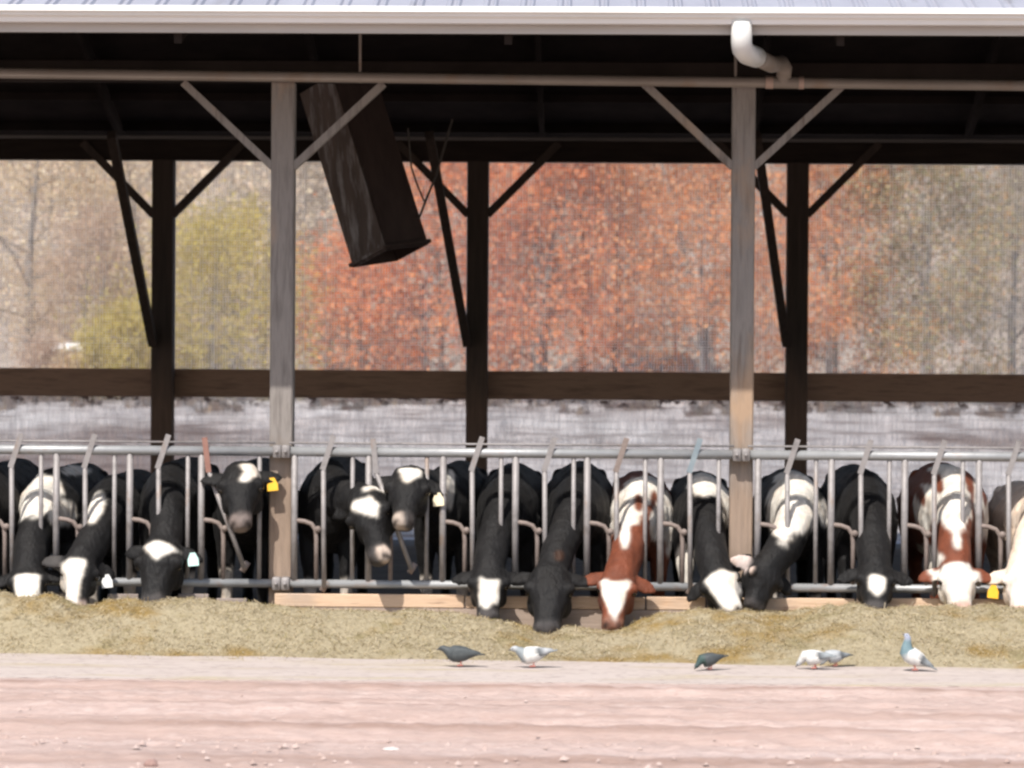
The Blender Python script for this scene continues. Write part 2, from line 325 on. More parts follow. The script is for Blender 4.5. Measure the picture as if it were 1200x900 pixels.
# headers
B('header_beam', MB().box((BX0, YF - .05, fz + .02), (BX1, YF + .16, fz + .20), .01), M['underside'])
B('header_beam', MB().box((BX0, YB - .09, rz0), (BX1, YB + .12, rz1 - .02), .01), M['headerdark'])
B('header_cap', MB().box((BX0, YB - .13, rz1 - .018), (BX1, YB + .15, rz1 + .025), .008), M['edgelit'])  # flange coloured pale to draw its lit edge
# brown rail across the back posts
B('back_rail', MB().box((BX0, YB + .17, Z(468, YB)), (BX1, YB + .30, Z(435, YB)), .012), M['darkwood'])
# roof: two slopes with ribs, purlins and rafters
zE = Z(12, EY); RY = 5.7; SL = .30; zR = zE + SL * (RY - EY); YE2 = 2 * RY - EY
rf = B('roof', MB(), M['roof']) if False else None
mb = MB(); pitch = .29; nrib = int((BX1 - BX0 + .6) / pitch)
prof = []
for k in range(nrib):
    x = BX0 - .3 + k * pitch
    prof += [(x, 0), (x + .16, 0), (x + .175, .022), (x + .2, .022), (x + .215, 0), (x + .235, 0), (x + .25, .022), (x + .265, .022), (x + .28, 0)]
for ya, za, yb, zb in ((EY - .03, zE, RY, zR), (RY, zR, YE2 + .03, zE)):
    vs = [(x, ya, za + h) for x, h in prof] + [(x, yb, zb + h) for x, h in prof]; n = len(prof)
    mb.add(vs, [(i, i + 1, n + i + 1, n + i) for i in range(n - 1)])
roof = B('roof', mb, M['roof'])
mb = MB()
mb.add([(BX0 - .3, EY + .02, zE - .03), (BX1 + .3, EY + .02, zE - .03), (BX1 + .3, RY, zR - .03), (BX0 - .3, RY, zR - .03), (BX1 + .3, YE2, zE - .03), (BX0 - .3, YE2, zE - .03)], [(0, 1, 2, 3), (3, 2, 4, 5)])
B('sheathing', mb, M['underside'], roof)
for k in range(8):
    for sgn in (0, 1):
        y = EY + .5 + k * 1.0; y2 = y if not sgn else 2 * RY - y; z = zE + SL * (y - EY) - .035
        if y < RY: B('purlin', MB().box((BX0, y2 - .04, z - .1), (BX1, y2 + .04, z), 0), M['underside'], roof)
for k in range(11):
    x = BX0 + .4 + k * 2.6
    for a, b in (((x, EY + .1, zE - .16), (x, RY, zR - .16)), ((x, YE2 - .1, zE - .16), (x, RY, zR - .16))):
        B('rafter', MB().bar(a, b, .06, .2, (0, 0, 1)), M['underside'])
# ends of the gable, beyond the frame
# fascia and gutter
zg0, zg1 = Z(28.5, EY), Z(9.5, EY)
B('fascia', MB().box((BX0 - .2, EY + .03, Z(39, EY)), (BX1 + .2, EY + .07, zE - .035)), M['fascia'])
gp = [(EY + .02, zg1 - .01), (EY + .02, zg0), (EY - .075, zg0), (EY - .085, zg0 + .035), (EY - .115, zg0 + .05), (EY - .118, zg0 + .075), (EY - .15, zg0 + .08), (EY - .152, zg1 - .045), (EY - .115, zg1), (EY - .105, zg1), (EY - .105, zg0 + .08), (EY - .07, zg0 + .012), (EY + .005, zg0 + .012), (EY + .005, zg1 - .01)]
mb = MB(); n = len(gp); mb.add([(BX0 - .25, y, z) for y, z in gp] + [(BX1 + .25, y, z) for y, z in gp], [(i, (i + 1) % n, n + (i + 1) % n, n + i) for i in range(n)])
B('gutter', mb, M['gutter'])
# collector pipe under the eave with its couplings, fed by the downspout
PY = -.06; pr = 12.5 / 2 * (PY - CAM.y) / FPX
pa, pb = at(-600, 78.3, PY), at(1800, 107.7, PY)
pipe = B('drain_pipe', MB().tube([pa, pb], [pr, pr], n=16), M['pvcdirty'], smooth=False)
pipe.data.polygons.foreach_set('use_smooth', [len(p.vertices) == 4 for p in pipe.data.polygons])
def on_pipe(px): return pa + (pb - pa) * ((X(px, PY, 93) - pa.x) / (pb.x - pa.x))
for a, b in ((897, 906), (936, 942)):
    B('coupling', MB().tube([on_pipe(a), on_pipe(b)], [pr * 1.18] * 2, n=16), M['pvcpink'], pipe)
B('tee_fitting', MB().tube([on_pipe(906.3), on_pipe(935.7)], [pr * 1.1] * 2, n=16).tube([on_pipe(918), on_pipe(918) + V(0, -.05, .09)], [pr * 1.15] * 2, n=14), M['pvcdirty'], pipe)
dr = 12.2 * (EY - CAM.y) / FPX
e0 = at(869, 26, EY - .05); e1 = at(869, 50, EY - .05); e2 = at(875, 63, EY + .12); e3 = at(886, 67, EY + .32)
j0 = on_pipe(918) + V(0, -.05, .1)
ds = B('downspout', MB().tube([e3, e3.lerp(j0, .55), j0 + V(-.03, -.09, .05), j0 + V(.005, -.015, .01), j0 + V(0, 0, -.06)], [dr * .84, dr * .84, dr * .84, dr * .8, dr * .75], n=16), M['pvcdirty'], smooth=True)
B('elbow', MB().tube([e0, e1, at(870, 57, EY), e2, e3 + (e3 - e2) * .02], [dr, dr, dr * 1.02, dr * 1.03, dr * 1.03], n=16), M['pvc'], ds, True)
for px in (422, 862):
    c = on_pipe(px); top = at(px, 38, PY)
    B('hanger', MB().tube([c + V(0, 0, pr), V(top.x, PY, fz + .5)], [.012] * 2, n=6).tube([c + V(-.012, 0, 0), c + V(.012, 0, 0)], [pr * 1.06] * 2, n=16), M['pvcdirty'], pipe)

# fine windbreak net in the open upper half of the back: real threads
def net():
    mb = MB(); x0, x1 = -13.2, 13.2; z0, z1 = Z(452, YB), Z(176, YB); y = YB + .42
    def strip(a, b, w_, axis):
        h = V(w_ / 2, 0, 0) if axis == 'v' else V(0, 0, w_ / 2)
        mb.add([a - h, a + h, b + h, b - h], [(0, 1, 2, 3)])
    x = x0
    while x < x1:
        xa = x + .008 * noise.noise(V(x * 3, 0, 0)); strip(V(xa, y, z0), V(xa + .01 * noise.noise(V(x, 5, 0)), y, z1), random.choice([.004, .005, .006, .008]), 'v'); x += .034
    z = z0
    while z < z1:
        strip(V(x0, y + .003, z + .006 * noise.noise(V(0, 0, z * 9))), V(x1, y + .003, z + .006 * noise.noise(V(4, 0, z * 9))), random.choice([.004, .005, .007]), 'h'); z += .034
    return mb
o = net().build('windbreak_net', M['netthread']); tag(o, 'fine pale windbreak net across the open upper back of the barn', 'netting')
# wrinkled translucent curtain hanging from the brown rail
def curtain():
    x0, x1 = -13.2, 13.2; z1 = Z(462, YB); xs = np.arange(x0, x1, .016); zs = np.linspace(.15, z1, 90); vs = []; nx = len(xs)
    for z in zs:
        for x in xs:
            rip = .007 * math.sin(2 * math.pi * (x + .01 * noise.noise(V(x * 2, 0, 0))) / .064) * (.6 + .7 * noise.noise(V(x * 1.1, 3, z * 1.4)))
            fold = .035 * noise.noise(V(x * .45 + .25 * z, z * 4.5, 1)) + .018 * noise.noise(V(x * 1.2, z * 11, 2)) + .03 * noise.noise(V(x * 2.2, z * .6, 5))
            vs.append((x, YB + .40 + rip + fold, z))
    fs = [(k * nx + i, k * nx + i + 1, (k + 1) * nx + i + 1, (k + 1) * nx + i) for k in range(len(zs) - 1) for i in range(nx - 1)]
    m = bpy.data.materials.new('wrinkled_curtain_sheet'); m.use_nodes = True; nt = m.node_tree; b = nt.nodes['Principled BSDF']
    c = ramp(nt, noise_tex(nt, 3.2, (.55, 1, 1.6)), [(.72, .66, .60), (.90, .86, .80)], [.36, .60])
    st = ramp(nt, noise_tex(nt, 4, (.28, 1, 4.2), 6), [(0, 0, 0), (1, 1, 1)], [.47, .62]); c = mixc(nt, st, c, (.48, .40, .36))
    # ragged dirty hem just under the rail
    g = nt.nodes.new('ShaderNodeNewGeometry'); sp = nt.nodes.new('ShaderNodeSeparateXYZ'); nt.links.new(g.outputs['Position'], sp.inputs[0])
    mr = nt.nodes.new('ShaderNodeMapRange'); mr.inputs[1].default_value = z1 - .24; mr.inputs[2].default_value = z1 - .10; nt.links.new(sp.outputs[2], mr.inputs[0])
    h = ramp(nt, noise_tex(nt, 7, (.8, 1, 1.2), 6), [(0, 0, 0), (1, 1, 1)], [.49, .60]); mu = nt.nodes.new('ShaderNodeMath'); mu.operation = 'MULTIPLY'; nt.links.new(mr.outputs[0], mu.inputs[0]); nt.links.new(h, mu.inputs[1])
    c = mixc(nt, mu.outputs[0], c, (.15, .10, .08))
    # dirt splashed along the bottom half
    mr2 = nt.nodes.new('ShaderNodeMapRange'); mr2.inputs[1].default_value = 1.75; mr2.inputs[2].default_value = 1.2; mr2.inputs[4].default_value = .6; nt.links.new(sp.outputs[2], mr2.inputs[0])
    h2 = ramp(nt, noise_tex(nt, 3, (1.5, 1, .8), 6), [(0, 0, 0), (1, 1, 1)], [.35, .65]); mu2 = nt.nodes.new('ShaderNodeMath'); mu2.operation = 'MULTIPLY'; nt.links.new(mr2.outputs[0], mu2.inputs[0]); nt.links.new(h2, mu2.inputs[1])
    c = mixc(nt, mu2.outputs[0], c, (.42, .32, .29))
    nt.links.new(c, b.inputs['Base Color']); b.inputs['Roughness'].default_value = .7
    t = nt.nodes.new('ShaderNodeBsdfTranslucent'); nt.links.new(c, t.inputs[0]); mx = nt.nodes.new('ShaderNodeMixShader'); mx.inputs[0].default_value = .6
    nt.links.new(b.outputs[0], mx.inputs[1]); nt.links.new(t.outputs[0], mx.inputs[2])
    tp = nt.nodes.new('ShaderNodeBsdfTransparent'); m3 = nt.nodes.new('ShaderNodeMixShader')    # open weave of the cloth
    wv = mixc(nt, .36, ramp(nt, noise_tex(nt, 3.0, (1.2, 1, .5), 4), [(.26, .26, .26), (.58, .58, .58)], [.35, .65]), ramp(nt, noise_tex(nt, 34, (1, 1, .06), 2), [(.10, .10, .10), (.72, .72, .72)], [.38, .62])); iv = nt.nodes.new('ShaderNodeMath'); iv.operation = 'MULTIPLY'; wv = mixc(nt, st, wv, (.26, .26, .26)); nt.links.new(wv, iv.inputs[0])
    i2 = nt.nodes.new('ShaderNodeMath'); i2.operation = 'SUBTRACT'; i2.inputs[0].default_value = 1; nt.links.new(mu.outputs[0], i2.inputs[1]); nt.links.new(i2.outputs[0], iv.inputs[1])
    nt.links.new(iv.outputs[0], m3.inputs[0]); nt.links.new(mx.outputs[0], m3.inputs[1]); nt.links.new(tp.outputs[0], m3.inputs[2]); nt.links.new(m3.outputs[0], nt.nodes['Material Output'].inputs[0])
    o = MB().add(vs, fs).build('windbreak_curtain', m, smooth=True); tag(o, 'wrinkled whitish translucent curtain hanging below the brown back rail', 'curtain')
curtain()

# feed chute hanging under the roof
def chute():
    Yc = 4.2; base = at(458, 300, Yc); ax = V(-.305, .13, .94).normalized()     # upwards
    u = V(1, 0, 0); u = (u - ax * u.dot(ax)).normalized(); v = ax.cross(u)
    k = (Yc - CAM.y) / FPX
    r1 = at(455, 289, Yc) - base; e_l = (u * -.68 - v * .74).normalized()
    a = at(412, 305, Yc); b = at(455, 290, Yc - .25); c = at(504, 297, Yc)
    # square section turned 45 degrees: corners left, near, right, far
    hl = 47 * k
    c0 = base + V(0, 0, 0); nearv = v if v.y < 0 else -v
    cor = [c0 - u * hl * .98 , c0 + nearv * hl * .95 - u * hl * .05, c0 + u * hl * .98, c0 - nearv * hl * .95 + u * .1 * hl]
    t = thing('feed_chute', base, 'dark square wooden chute slanting down from under the barn roof', 'chute')
    ml = 1.80; th = .025
    names = ['side_board'] * 4
    for i in range(4):
        p, q = cor[i], cor[(i + 1) % 4]; n_ = (p + q) / 2 - c0; n_.normalize(); d = (q - p).normalized()
        mb = MB(); p2, q2 = p + d * (.004 if i % 2 else -.0), q - d * (.004 if i % 2 else -.0)
        mb.add([p2, q2, q2 - n_ * th, p2 - n_ * th] + [z + ax * ml for z in (p2, q2, q2 - n_ * th, p2 - n_ * th)], [(0, 1, 2, 3), (4, 7, 6, 5), (0, 4, 5, 1), (1, 5, 6, 2), (2, 6, 7, 3), (3, 7, 4, 0)])
        mb.build('side_board', M['chute'] if (n_.x < -.1 and n_.y < -.1) else M['chuteshade'], t)  # light from the front left is put into the board colour
    mb = MB(); mb.add([z + ax * .12 for z in cor], [(0, 1, 2, 3)]); mb.build('inner_shade', M['underside'], t)  # dark sheet added to stand for the shade inside the open end
    for i in range(4):
        p, q = cor[i] + (cor[i] - c0) * .05, cor[(i + 1) % 4] + (cor[(i + 1) % 4] - c0) * .05
        MB().bar(p + ax * .03, q + ax * .03, .05, .03, ax).build('rim_batten', M['chute'] if i in (0, 3) else M['chuteshade'], t)  # battens take the same painted lit and shaded tones
    r = thing('support_rope', at(493, 252, Yc), 'thin dark rope bracing the slanting chute to the rafters', 'rope')
    MB().tube([at(491, 256, Yc), at(500, 232, Yc + .1), at(511, 206, Yc + .2), at(530, 140, Yc + .4)], [.012] * 4, n=6).build('line', M['rope'], r)
    MB().tube([at(497, 236, Yc + .1), at(488, 214, Yc + .05), at(482, 196, Yc), at(478, 150, Yc)], [.009] * 4, n=6).build('line', M['rope'], r)
chute()

# kerb boards and stub wall under the headlocks
kb = thing('feed_kerb', (0, -.02, 0), 'low feed kerb of pale sawn boards under the headlocks', 'kerb')
zk1, zk0 = Z(698, -.06), Z(713, -.06)
cuts = [(322, 545), (546, 757), (758, 828), (829, 1003), (1004, 1400)]
for a, b in cuts: MB().box((X(a, -.06) + .003, -.075, zk0), (X(b, -.06) - .003, -.03, zk1 + random.uniform(-.008, .006)), .006).build('board', M['board'], kb)
MB().box((X(322, -.06), -.07, 0), (9, -.032, zk0 - .004), .004).build('lower_board', M['board2'], kb)
MB().box((-9, -.03, -.1), (9, .11, zk0 - .06), .01).build('concrete_stub', M['concrete'], kb)
for a in (70, 128, 210, 255): MB().box((X(a), -.07, 0), (X(a + 36), -.034, zk1 - random.uniform(.0, .05)), .006).build('short_board', M['concrete'], kb)

# ================================================================== HEADLOCK PANELS
def panel(units, x_from, x_to, label, open_units=(), levermats={}):
    zt, zb = Z(531), Z(686); rt, rb = .041, .036; mid = (X(x_from) + X(x_to)) / 2
    t = thing('headlock_panel', (mid, 0, 0), label, 'headlock', 'headlock panels in line along the feed kerb')
    def b(name, mb, m, parent=t, smooth=True):
        o = mb.build(name, m, parent, smooth=True); return o
    def seg(p, q, n): return [Vector(p).lerp(Vector(q), i / n) for i in range(n + 1)]
    b('rail', MB().tube([(X(x_from), 0, zt), (X(x_to), 0, zt)], [rt] * 2, n=14), M['rail'])
    b('rail', MB().tube([(X(x_from), 0, zb), (X(x_to), 0, zb)], [rb] * 2, n=14), M['rail'])
    b('lock_rod', MB().tube([(X(x_from) + .05, .02, Z(521)), (X(x_to) - .05, .02, Z(521))], [.009] * 2, n=8), M['galv'])
    for e in (x_from, x_to):
        for z in (zt, zb):
            s = .03 if e == x_from else -.03
            c = b('clamp', MB().box((X(e) + s - .035, -.06, z - .055), (X(e) + s + .035, .05, z + .055), .008), M['galv'])
            b('bolt', MB().tube([(X(e) + s, -.085, z), (X(e) + s, -.055, z)], [.016] * 2, n=6), M['galv'], c)
    for x0 in units:
        b('upright', MB().tube([(X(x0), 0, zb), (X(x0), 0, zt)], [.0285] * 2, n=12), M['galv'])
        if X(x0 + 68) < X(x_to) - .03:
            b('thin_upright', MB().tube([(X(x0 + 68), 0, zb), (X(x0 + 68), 0, zt)], [.019] * 2, n=10), M['galv'])
        if X(x0 + 40) > X(x_to): continue
        z1 = Z(613)
        b('bent_tube', MB().tube([(X(x0), 0, z1 + .01), (X(x0 + 12), 0, z1), (X(x0 + 20), 0, z1 - .02), (X(x0 + 25), 0, z1 - .07), (X(x0 + 26), 0, z1 - .15), (X(x0 + 26), 0, zb)], [.02] * 6, n=10, ref=(0, 1, 0)), M['rust'])
        piv = (X(x0 + 32), -.0, Z(622))
        b('pivot', MB().tube([(piv[0] - .03, -.03, piv[2]), (piv[0] - .03, .03, piv[2])], [.028] * 2, n=10, ref=(1, 0, 0)), M['rust'])
        if x0 in open_units:
            top, bot = (X(x0 + 8), -.03, Z(552)), (X(x0 + 51), -.03, Z(668)); lev = ((X(x0 + 9), -.045, Z(556)), (X(x0 + 4 if x0 == 236 else x0 + 5), -.045, Z(515)))
        else:
            top, bot = (X(x0 + 34), -.03, Z(548)), (X(x0 + 35.5), -.03, Z(690)); lev = ((X(x0 + 33), -.045, Z(552)), (X(x0 + 46), -.045, Z(512)))
        sb = b('swing_bar', MB().tube([top, bot], [.021] * 2, n=10), M['galv'])
        lm = levermats.get(x0, random.choice([M['galv'], M['galv'], M['rust'], M['galv'], M['galv']]))
        o = MB().bar(lev[0], lev[1], .046, .012).build('lever', lm, sb)
        b('foot_stop', MB().bar((bot[0] - .02, -.01, bot[2] - .03), (bot[0] + .03, -.01, bot[2] + .05), .05, .05), M['rust'], sb)
panel([-192, -106, -20, 66, 152, 236], -200, 329, 'galvanised headlock panel left of the left front post, with a red lever', (236,), {236: M['redlever']})
panel([345, 432, 519, 604, 688, 774], 331, 867, 'galvanised headlock panel between the two front posts, with a blue lever', (432,), {774: M['bluelever']})
panel([888, 974, 1060, 1147, 1233, 1320], 869, 1400, 'galvanised headlock panel right of the right front post', (), {888: M['galv'], 974: M['galv'], 1060: M['galv']})

# ================================================================== COWS
BLACK, WHITE, RED, CREAM = (.0085, .008, .0084), (.74, .70, .64), (.155, .046, .023), (.72, .60, .50)
PINK = (.52, .36, .31); SLATE = (.055, .05, .05); TAN = (.42, .36, .29)
def remeshed(mb, vox, smooth_it=5):
    m = mb.mesh('tmp'); fixn(m); o = bpy.data.objects.new('tmp', m); COL.objects.link(o)
    r = o.modifiers.new('r', 'REMESH'); r.mode = 'VOXEL'; r.voxel_size = vox; r.adaptivity = 0
    s = o.modifiers.new('s', 'SMOOTH'); s.factor = .5; s.iterations = smooth_it
    dg = bpy.context.evaluated_depsgraph_get(); out = bpy.data.meshes.new_from_object(o.evaluated_get(dg))
    bpy.data.objects.remove(o); bpy.data.meshes.remove(m); return out
def coords(m):
    a = np.empty(len(m.vertices) * 3, dtype=np.float32); m.vertices.foreach_get('co', a); return a.reshape(-1, 3).astype(float)
def set_col(m, name, C):
    a = m.attributes.new(name, 'FLOAT_COLOR', 'POINT'); a.data.foreach_set('color', np.concatenate([C, np.ones((len(C), 1))], 1).astype(np.float32).reshape(-1))
def sm(a, b, x): t = np.clip((x - a) / (b - a), 0, 1); return t * t * (3 - 2 * t)

def cow(label, trunk, slot, poll, nose, base, head_patches=(), patches=(), tags=(), yaw=0, top=None, ears=(0, 0), lk=0.0, hl=1.0, muzzle=None, socks=(0, 0), face=None, ear_col=None, wid=1.1, sway=0.0, mw=1.0):
    """trunk: (px,Y) of the withers; slot: px of the neck opening; poll/nose: (px,py,Y); base: coat colour"""
    pw = at(trunk[0], 560, trunk[1]); ztop = Z(top, trunk[1], trunk[0]); s = ztop / 1.40
    loc = V(pw.x, trunk[1], .06); fl = .06
    a = V(math.sin(R(yaw)), math.cos(R(yaw)), 0); L = V(a.y, -a.x, 0)
    o0 = V(pw.x, trunk[1], 0) - a * .35          # chest front
    def T(d, l, z): return o0 + a * d + L * l + V(0, 0, fl + z * s * (1 - fl / 1.4))
    mb = MB(); rings = []
    for d, zc, hw, hh in ((0.02, 1.0, .07, .12), (.08, 1.0, .15, .24), (.2, 1.01, .205, .31), (.38, 1.01, .235, .385), (.7, .985, .28, .395), (1.1, .965, .31, .42), (1.5, .975, .315, .41), (1.8, 1.03, .29, .36), (2.05, 1.06, .23, .31), (2.2, 1.08, .12, .2)):
        ring = []
        for k in range(20):
            t = 2 * math.pi * k / 20; c, sn = math.cos(t), math.sin(t)
            x = math.copysign(abs(c) ** .85, c) * hw * wid * (1 - .38 * max(0, sn) ** 2); z = math.copysign(abs(sn) ** .9, sn) * hh
            ring.append(T(d, x + sway * d * .0, zc + z))
        rings.append(ring)
    mb.loft(rings)
    for sd_ in (-1, 1):
        q = random.uniform(-.06, .06)
        mb.tube([T(.36, .16 * sd_, .95), T(.33, .165 * sd_, .72), T(.31 + q, .16 * sd_, .43), T(.33 + q, .155 * sd_, .16), T(.30 + q, .155 * sd_, .09), T(.27 + q, .155 * sd_, 0.005)], [.13, .10, .062, .047, .052, .062], L, 12)
        mb.tube([T(1.9, .17 * sd_, 1.05), T(1.82, .19 * sd_, .74), T(2.1, .17 * sd_, .50), T(2.06, .165 * sd_, .2), T(2.0, .165 * sd_, .09), T(1.96, .165 * sd_, .005)], [.2, .15, .075, .05, .055, .064], L, 12)
    mb.tube([T(2.15, 0, 1.3), T(2.27, 0, 1.1), T(2.27, .02, .7), T(2.25, .03, .45)], [.035, .028, .024, .04], L, 8)
    # head frame
    A, N_ = at(*poll), at(*nose); H = (N_ - A); hlen = H.length; H.normalize()
    lat = V(1, 0, 0); lat = (lat - H * lat.dot(H)).normalized()
    lat = Matrix.Rotation(R(lk), 3, H) @ lat
    N = lat.cross(H)
    if N.y > 0: N = -N
    k = hl * 1.16
    rings = []
    for u, hw, hd, cn in ((-.12, .055, .05, -.09), (-.06, .09, .085, -.095), (.02, .108, .105, -.10), (.16, .122, .122, -.112), (.34, .135, .132, -.118), (.48, .113, .125, -.118), (.66, .088, .098, -.10), (.82, .083, .085, -.092), (.93, .086, .078, -.09), (1.02, .076, .060, -.088), (1.06, .045, .036, -.085)):
        if u > .55: hw *= mw; hd *= (1 + mw) / 2
        ring = []
        for i in range(18):
            t = 2 * math.pi * i / 18; c, sn = math.cos(t), math.sin(t)
            x = math.copysign(abs(c) ** .8, c) * hw * k * (1 if sn > -.2 else 1 - .35 * (abs(sn) - .2)); y = math.copysign(abs(sn) ** .8, sn) * hd * k
            ring.append(A + H * (u * hlen) + lat * x + N * (cn * k + y))
        rings.append(ring)
    mb.loft(rings)
    for sd_ in (-1, 1):   # shoulder blades, hip bones, cheeks
        mb.ball(T(.40, .150 * sd_ * wid, 1.02), (.11, .17, .21), 10); mb.ball(T(.30, .135 * sd_ * wid, .84), (.10, .12, .14), 8); mb.ball(T(1.78, .165 * sd_ * wid, 1.25), .07, 8)
        mb.ball(A + H * (.42 * hlen) + lat * (.075 * k * sd_) + N * (-.165 * k), (.06 * k, .07 * k, .085 * k), 8)
    mb.ball(A + H * (.0 * hlen) + N * (-.045 * k), (.075 * k, .05, .05), 8)     # poll tuft
    for sd_ in (-1, 1):   # brow ridges
        c = A + H * (.31 * hlen) + lat * (.112 * k * sd_) + N * (-.05 * k)
        mb.ball(c, .042 * k, 8)
    # ears
    eartips = []
    for sd_, dr_ in zip((-1, 1), ears):
        b0 = A + H * (.05 * hlen) + lat * (.085 * k * sd_) + N * (-.115 * k)
        e = (lat * sd_ + V(0, 0, -.32 + dr_) + N * -.12).normalized()
        side = e.cross(N).normalized()
        pts = [b0, b0 + e * .06, b0 + e * .125, b0 + e * .19, b0 + e * .235]
        mb.tube(pts, [(.034, .03), (.062, .023), (.074, .018), (.055, .016), (.016, .012)], side, 12)
        eartips.append((b0 + e * .15, e, side))
    # neck from the shoulders through the headlock to the poll
    sx = X(slot); end = A + H * (.06 * hlen) + N * (-.115 * k)
    p0, p1 = T(.5, 0, 1.13), T(.12, 0, 1.14)
    thr = V(sx * .75 + (p1.x + end.x) * .125, min(.02, end.y + .3) if end.y < -.1 else .1, 0); thr.z = p1.z + (end.z - p1.z) * .55 - .02
    if end.y > -.1: thr = p1.lerp(end, .6) + V(0, 0, -.05)
    pts = []; ctrl = [p0, p1, thr, end]; nn = 12
    for i in range(nn + 1):
        t = i / nn; q = [c.copy() for c in ctrl]
        while len(q) > 1: q = [q[j].lerp(q[j + 1], t) for j in range(len(q) - 1)]
        pts.append(q[0])
    rad = []
    for i in range(nn + 1):
        t = i / nn; rad.append((.195 * (1 - t) ** 1.3 + .134 * (1 - (1 - t) ** 1.3), .25 * (1 - t) ** 1.1 + .15 * (1 - (1 - t) ** 1.1)))
    mb.tube(pts, rad, L, 16)
    dl = []               # loose skin under the neck
    for i in range(2, 10):
        tt = (pts[i + 1] - pts[i - 1]).normalized(); dn = (V(0, 0, -1) - tt * V(0, 0, -1).dot(tt)).normalized(); dl.append(pts[i] + dn * (rad[i][1] * .86))
    mb.tube(dl, [(.02, .05), (.028, .085), (.028, .095), (.026, .09), (.026, .08), (.024, .065), (.022, .05), (.018, .03)], L, 10)
    m = remeshed(mb, .0155, 5)
    P = coords(m); nv = len(P)
    nm_ = np.empty(nv * 3, dtype=np.float32); m.vertices.foreach_get('normal', nm_); nm_ = nm_.reshape(-1, 3)
    dsp = np.array([noise.noise(Vector(p) * 5) * .010 + noise.noise(Vector(p) * 14) * .006 + noise.noise(Vector((p[0] * 30, p[1] * 30, p[2] * 9))) * .003 for p in P]); P = P + nm_ * dsp[:, None]
    # ---- coat colour
    C = np.tile(np.array(base), (nv, 1)); nz = np.array([noise.noise(Vector(p) * 7) + .6 * noise.noise(Vector(p) * 18) + .35 * noise.noise(Vector(p) * 44) for p in P])
    rel = P - np.array(A); u = rel @ np.array(H) / hlen; l = rel @ np.array(lat) / k; n_ = rel @ np.array(N) / k
    ishead = (u > -.06) & (np.abs(l) < .17) & (n_ > -.27) & (n_ < .10) & (u < 1.2)
    for pc in patches:
        col, c, r = pc[0], at(pc[1][0], pc[1][1], pc[1][2]), (pc[2][0] * 1.25, pc[2][1] * 1.9, pc[2][2] * 1.2); q = (P - np.array(c)) / np.array([r[0] * .0072, r[1], r[2] * .0072]); d = np.sqrt((q ** 2).sum(1)) + nz * .22
        wgt = 1 - sm(.9, 1.05, d)
        if len(pc) > 3: wgt = wgt * (~ishead)
        C = C * (1 - wgt[:, None]) + np.array(col) * wgt[:, None]
    if face is not None: C[ishead & (u > .06)] = face
    mz = muzzle if muzzle is not None else SLATE
    wz = sm(.80, .92, u + nz * .04) * ishead * (n_ > -.2)
    C = C * (1 - wz[:, None]) + np.array(mz) * wz[:, None]
    for pc in head_patches:   # (colour, [(u,l)...polygon], min n)
        col, poly = pc[0], pc[1]; pu = np.array([q[0] for q in poly]); pl = np.array([q[1] for q in poly]); uu, ll = u + nz * .02, l * 1.0 / .135 + nz * .06
        inside = np.zeros(nv, bool); j = len(poly) - 1
        for i in range(len(poly)):
            cond = ((pl[i] > ll) != (pl[j] > ll)) & (uu < (pu[j] - pu[i]) * (ll - pl[i]) / (pl[j] - pl[i] + 1e-9) + pu[i]); inside ^= cond; j = i
        wgt = (inside & ishead & (n_ > (pc[2] if len(pc) > 2 else -.11))).astype(float); C = C * (1 - wgt[:, None]) + np.array(col) * wgt[:, None]
    # nostrils, mouth line
    for sd_ in (-1, 1):
        d = np.sqrt(((u - 1.0) / .035) ** 2 + ((l - .045 * sd_) / .018) ** 2); C[(d < 1) & ishead & (n_ > -.16)] = (.02, .014, .012)
    C[ishead & (np.abs(n_ + .125) < .006) & (u > .86)] = (.03, .02, .018)
    if socks[0] or socks[1]:
        zz = P[:, 2] - fl; along = (P - np.array(o0)) @ np.array(a); side_ = (P - np.array(o0)) @ np.array(L)
        for sd_, h in zip((-1, 1), socks):
            if h: C[(zz < h + nz * .04) & (along > .1) & (along < .6) & (side_ * sd_ > 0)] = (.62, .56, .5)
    if ear_col is not None:
        far = (np.abs(l) > .14) & (u > -.4) & (u < .45) & (n_ > -.3)
        side_sel = {'l': l < 0, 'r': l > 0, 'b': l == l}[ear_col[1]]; C[far & side_sel] = ear_col[0]
    E = np.empty(len(m.edges) * 2, dtype=np.int32); m.edges.foreach_get('vertices', E); E = E.reshape(-1, 2)
    for _ in range(2):    # hair blends the patch edges
        acc = C.copy(); cnt = np.ones(nv); np.add.at(acc, E[:, 0], C[E[:, 1]]); np.add.at(acc, E[:, 1], C[E[:, 0]]); np.add.at(cnt, E[:, 0], 1); np.add.at(cnt, E[:, 1], 1); C = acc / cnt[:, None]
    dirt = np.clip(np.array([noise.noise(Vector(p) * 6) + .6 * noise.noise(Vector(p) * 17) for p in P]) * 1.1 - .05, 0, .55)[:, None]; C = C * (1 - dirt * .6) + C * np.array((.72, .55, .40)) * dirt * .6
    root = thing('cow', loc, label, 'cow', 'cows feeding through the headlocks')
    P2 = (P - np.array(loc)).astype(np.float32); m.vertices.foreach_set('co', P2.reshape(-1)); m.update(); m.name = 'body'
    set_col(m, 'coat', C); m.materials.clear(); m.materials.append(M['coat']); m.polygons.foreach_set('use_smooth', [True] * len(m.polygons))
    body = bpy.data.objects.new('body', m); COL.objects.link(body); body.parent = root
    for sd_ in (-1, 1):
        c = A + H * (.36 * hlen) + lat * (.118 * k * sd_) + N * (-.062 * k)
        MB().ball(c, .026 * k, 10).build('eye', M['eye'], root, smooth=True)
